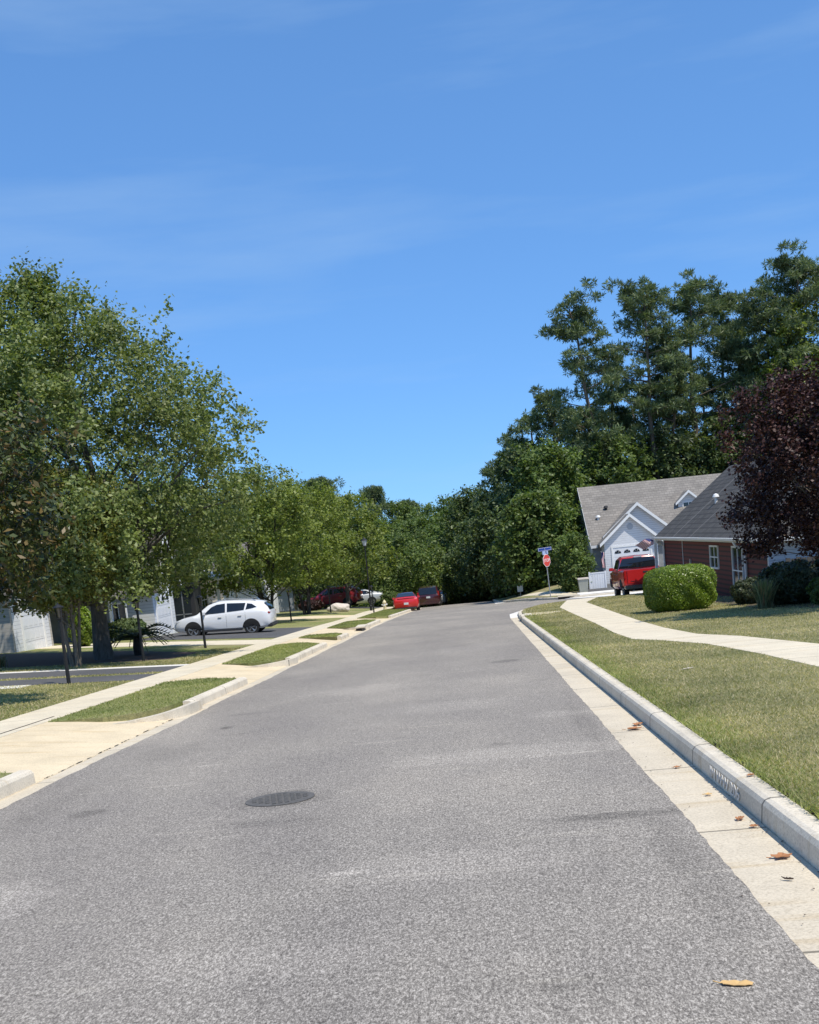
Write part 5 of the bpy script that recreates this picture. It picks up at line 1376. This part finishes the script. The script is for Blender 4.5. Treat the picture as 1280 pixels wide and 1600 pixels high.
    for (x, z) in handles:
        for sd in (-1, 1):
            yy = sd*(side_y(st, x, z)+.015); MB().box(x-.09, x+.09, yy-.014, yy+.014, z-.014, z+.014).build('door_handle', M['chrome'], t, bevel=.005)
    if mirrors:
        for sd in (-1, 1):
            x, z = mirrors; yy = side_y(st, x, z)
            MB().box(x-.06, x+.06, sd*(yy+.10)-.10, sd*(yy+.10)+.10, z-.03, z+.12).build('mirror', trim or paint, t, bevel=.02)
    if plate:
        x, z = plate; MB().box(x-.008, x+.008, -.16, .16, z-.075, z+.075).build('licence_plate', M['plate'], t)
    return t

SUV = [(0, .52, .98, 1.02, .78, .62), (.05, .40, 1.06, 1.12, .86, .64), (.16, .33, 1.10, 1.34, .91, .62), (.40, .30, 1.13, 1.54, .93, .62), (.9, .29, 1.13, 1.62, .945, .64), (1.7, .28, 1.09, 1.67, .95, .66), (2.4, .28, 1.05, 1.67, .95, .67),
       (2.95, .28, 1.0, 1.54, .945, .66), (3.35, .28, .99, 1.27, .94, .68), (3.62, .28, .98, 1.06, .93, .72), (3.75, .28, .98, 1.02, .92, .74), (4.2, .28, .90, .95, .89, .70), (4.5, .31, .80, .84, .84, .62), (4.64, .36, .66, .70, .74, .50), (4.68, .42, .60, .62, .66, .45)]
def suv(name, label, paint, loc, rz, scale=1.0, group=None, rails=True):
    t = vehicle(name, label, 'suv', SUV, (.92, 3.72), .36, paint,
        [('quarter_window', [(.62, 1.29), (1.16, 1.20), (1.08, 1.49), (.86, 1.45)]), ('side_window', [(1.24, 1.19), (2.05, 1.14), (2.05, 1.54), (1.16, 1.51)]), ('side_window', [(2.14, 1.13), (3.18, 1.08), (2.80, 1.40), (2.55, 1.50), (2.14, 1.54)])],
        (3.58, 1.09, 2.78, 1.57), (.062, 1.16, .30, 1.50), loc, rz, scale, group,
        [('taillight', 'redlamp', .10, .74, 1.00, .09, .13, .07), ('headlight', 'clearlamp', 4.42, .70, .78, .14, .14, .055)], handles=((1.45, .93), (2.4, .90)), mirrors=(3.15, 1.08), plate=(-.01, .80), trim=paint)
    MB().box(-.06, .28, -.84, .84, .32, .50).build('rear_bumper', M['darkgrey'], t, bevel=.05)
    for sd in (-1, 1): MB().box(1.35, 3.3, sd*.905-.05, sd*.905+.05, .25, .34).build('sill', M['darkgrey'], t, bevel=.02)
    if rails:
        for sd in (-1, 1): MB().tube([(.7, sd*.58, 1.58), (.85, sd*.58, 1.67), (2.4, sd*.60, 1.71), (2.6, sd*.60, 1.63)], .018, 6).build('roof_rail', M['chrome'], t)
    return t
xs_, ys_ = -8.85, 50.2
def put(x, y, wb=2.8): return (x, y, gz(x, y)+.155)
o = suv('parked_suv', 'white suv parked nose in on the dark driveway at the left', M['paint_white'], put(-8.80, 48.5), PI, .90)
o.location.z = gz(-11, 48.5)+.02
o.rotation_euler = (0, R(-2.0), PI)
X, _, _ = at(553, 955, 93)
o = suv('parked_suv', 'maroon suv parked across the far left driveway beyond the boulder', M['paint_maroon'], (X+.7, 93, gz(-12, 93)+.2), PI-R(8), 1.0)
SED = [(0, .50, .86, .90, .76, .60), (.06, .34, .93, .98, .85, .66), (.35, .27, .96, 1.07, .91, .68), (.8, .25, .96, 1.22, .93, .62), (1.15, .24, .95, 1.33, .94, .57), (1.6, .24, .93, 1.40, .945, .57), (2.3, .24, .91, 1.42, .945, .58),
       (2.8, .24, .90, 1.33, .94, .58), (3.3, .24, .90, 1.08, .93, .62), (3.55, .24, .89, .95, .92, .68), (4.2, .26, .82, .86, .89, .68), (4.55, .30, .72, .76, .82, .56), (4.72, .36, .60, .63, .72, .48)]
def sedan(name, label, paint, loc, rz, scale=1.0, cat='car', group=None):
    t = vehicle(name, label, cat, SED, (.98, 3.75), .34, paint,
        [('side_window', [(.85, 1.02), (1.95, .98), (1.95, 1.32), (1.45, 1.28)]), ('side_window', [(2.05, .98), (3.15, .97), (2.75, 1.24), (2.45, 1.31), (2.05, 1.32)])],
        (3.42, 1.0, 2.78, 1.35), (.45, 1.03, 1.40, 1.36), loc, rz, scale, group,
        [('taillight', 'redlamp', .05, .56, .80, .03, .22, .055), ('headlight', 'clearlamp', 4.5, .62, .70, .12, .14, .05)], handles=((1.8, .84),), mirrors=(3.0, .98), plate=(-.005, .62))
    MB().box(-.03, .2, -.72, .72, .26, .36).build('diffuser', M['darkgrey'], t, bevel=.02)
    MB().box(.0, .06, -.60, .60, .985, 1.03).build('spoiler', paint, t, bevel=.01)
    return t
X, _, _ = at(634, 957, 80)
o = sedan('red_coupe', 'bright red coupe parked at the left kerb facing away', M['paint_red'], (-4.95, 79.5, gz(-4.9, 81)+.0), PI/2+R(2), 1.0)
o.rotation_euler = (0, R(2.7), PI/2+R(3))
X, _, _ = at(592, 952, 99)
o = sedan('silver_sedan', 'silver sedan parked in the far driveway right of the maroon suv', M['paint_silver'], (X+.5, 99, gz(-9, 99)+.35), PI+R(3), 1.0)
X, _, _ = at(694, 940, 107)
o = sedan('silver_car', 'small silver car half hidden beyond the dark minivan', M['paint_silver'], (X-.7, 107, gz(X, 107)+.0), PI/2, 1.0)
VAN = [(0, .45, .98, 1.02, .84, .70), (.06, .32, 1.02, 1.12, .92, .74), (.18, .28, 1.04, 1.50, .95, .72), (.36, .26, 1.04, 1.68, .96, .72), (1.5, .25, 1.0, 1.76, .97, .74), (2.8, .25, .98, 1.74, .97, .73), (3.4, .25, .97, 1.52, .96, .70), (4.1, .25, .96, 1.10, .94, .72),
       (4.4, .26, .92, .98, .92, .72), (4.8, .30, .80, .84, .84, .6), (5.0, .38, .66, .7, .74, .5)]
X, _, _ = at(672, 945, 95)
o = vehicle('dark_minivan', 'very dark red minivan parked in front of the red coupe', 'minivan', VAN, (1.0, 4.0), .35, M['paint_dark'],
    [('side_window', [(.5, 1.12), (1.6, 1.08), (1.6, 1.58), (.7, 1.56)]), ('side_window', [(1.7, 1.08), (2.7, 1.06), (2.7, 1.58), (1.7, 1.6)]), ('side_window', [(2.8, 1.05), (3.8, 1.03), (3.3, 1.42), (2.8, 1.56)])],
    (4.05, 1.08, 3.25, 1.62), (.07, 1.10, .32, 1.60), (X, 93, gz(X, 95)), PI/2, 1.0, None,
    [('taillight', 'redlamp', .10, .84, 1.15, .05, .07, .2), ('headlight', 'clearlamp', 4.8, .7, .72, .1, .14, .06)], mirrors=(3.7, 1.08), plate=(-.01, .9))
MB().box(-.07, .15, -.85, .85, .34, .52).build('rear_bumper', M['paint_dark'], o, bevel=.04)

# pickup: cab body, box bed, tailgate
PK = [(0.0, .55, 1.28, 1.29, .96, .94), (.02, .50, 1.29, 1.30, .97, .95), (1.95, .48, 1.29, 1.30, .985, .95), (1.98, .48, 1.29, 1.66, .985, .80), (2.12, .46, 1.29, 1.88, .985, .76), (2.9, .45, 1.28, 1.95, .985, .76), (3.6, .45, 1.27, 1.91, .985, .76), (4.0, .45, 1.26, 1.70, .98, .76),
      (4.35, .45, 1.26, 1.38, .975, .80), (4.5, .45, 1.24, 1.28, .97, .86), (5.3, .45, 1.20, 1.24, .95, .80), (5.65, .48, 1.10, 1.14, .92, .75), (5.75, .52, .95, .98, .86, .7)]
tx_, ty_ = 7.98, 54.0
o = vehicle('pickup_truck', 'red pickup truck seen from behind at the garage driveway beside the round bush', 'pickup truck', PK, (.98, 4.72), .42, M['paint_truck'],
    [('side_window', [(2.2, 1.37), (2.95, 1.35), (2.95, 1.78), (2.3, 1.76)]), ('side_window', [(3.05, 1.35), (4.15, 1.33), (3.75, 1.68), (3.6, 1.76), (3.05, 1.79)])],
    (4.30, 1.36, 3.72, 1.84), (1.958, 1.38, 2.07, 1.78), (tx_, ty_, gz(tx_, ty_+1.5)+.02), PI/2, 1.07, None,
    [('taillight', 'redlamp', .0, .91, 1.08, .04, .05, .18)], handles=((2.3, 1.12), (3.2, 1.12)), mirrors=(4.15, 1.32))
o.rotation_euler = (0, R(2.2), PI/2)
tg = MB().box(-.035, .03, -.80, .80, .70, 1.285).build('tailgate', M['paint_truck'], o, bevel=.012)
MB().box(-.045, -.036, -.09, .09, .985, 1.025).box(-.046, -.0365, -.035, .035, .973, 1.037).build('emblem', M['gold'], tg)
MB().box(-.05, -.034, -.10, .10, 1.13, 1.20).build('tailgate_handle', M['darkgrey'], tg)
MB().box(-.046, -.036, .50, .66, .78, .81).build('badge', M['chrome'], tg)
MB().box(.04, 1.93, -.80, .80, 1.291, 1.305).build('bed_cover', M['darkgrey'], o)
rb = MB().box(-.20, .0, -.95, .95, .46, .63).build('rear_bumper', M['chrome'], o, bevel=.03)
MB().box(-.212, -.201, -.17, .17, .49, .60).build('licence_plate', M['plate'], rb)
MB().box(2.04, 2.10, -.18, .18, 1.83, 1.88).build('brake_light', M['clearlamp'], o)
MB().box(.3, 5.2, -.6, .6, .34, .5).build('chassis', M['darkgrey'], o)
MB().tube([(-.05, .55, .38), (.6, .55, .38)], .04, 8).build('exhaust', M['steel'], o)
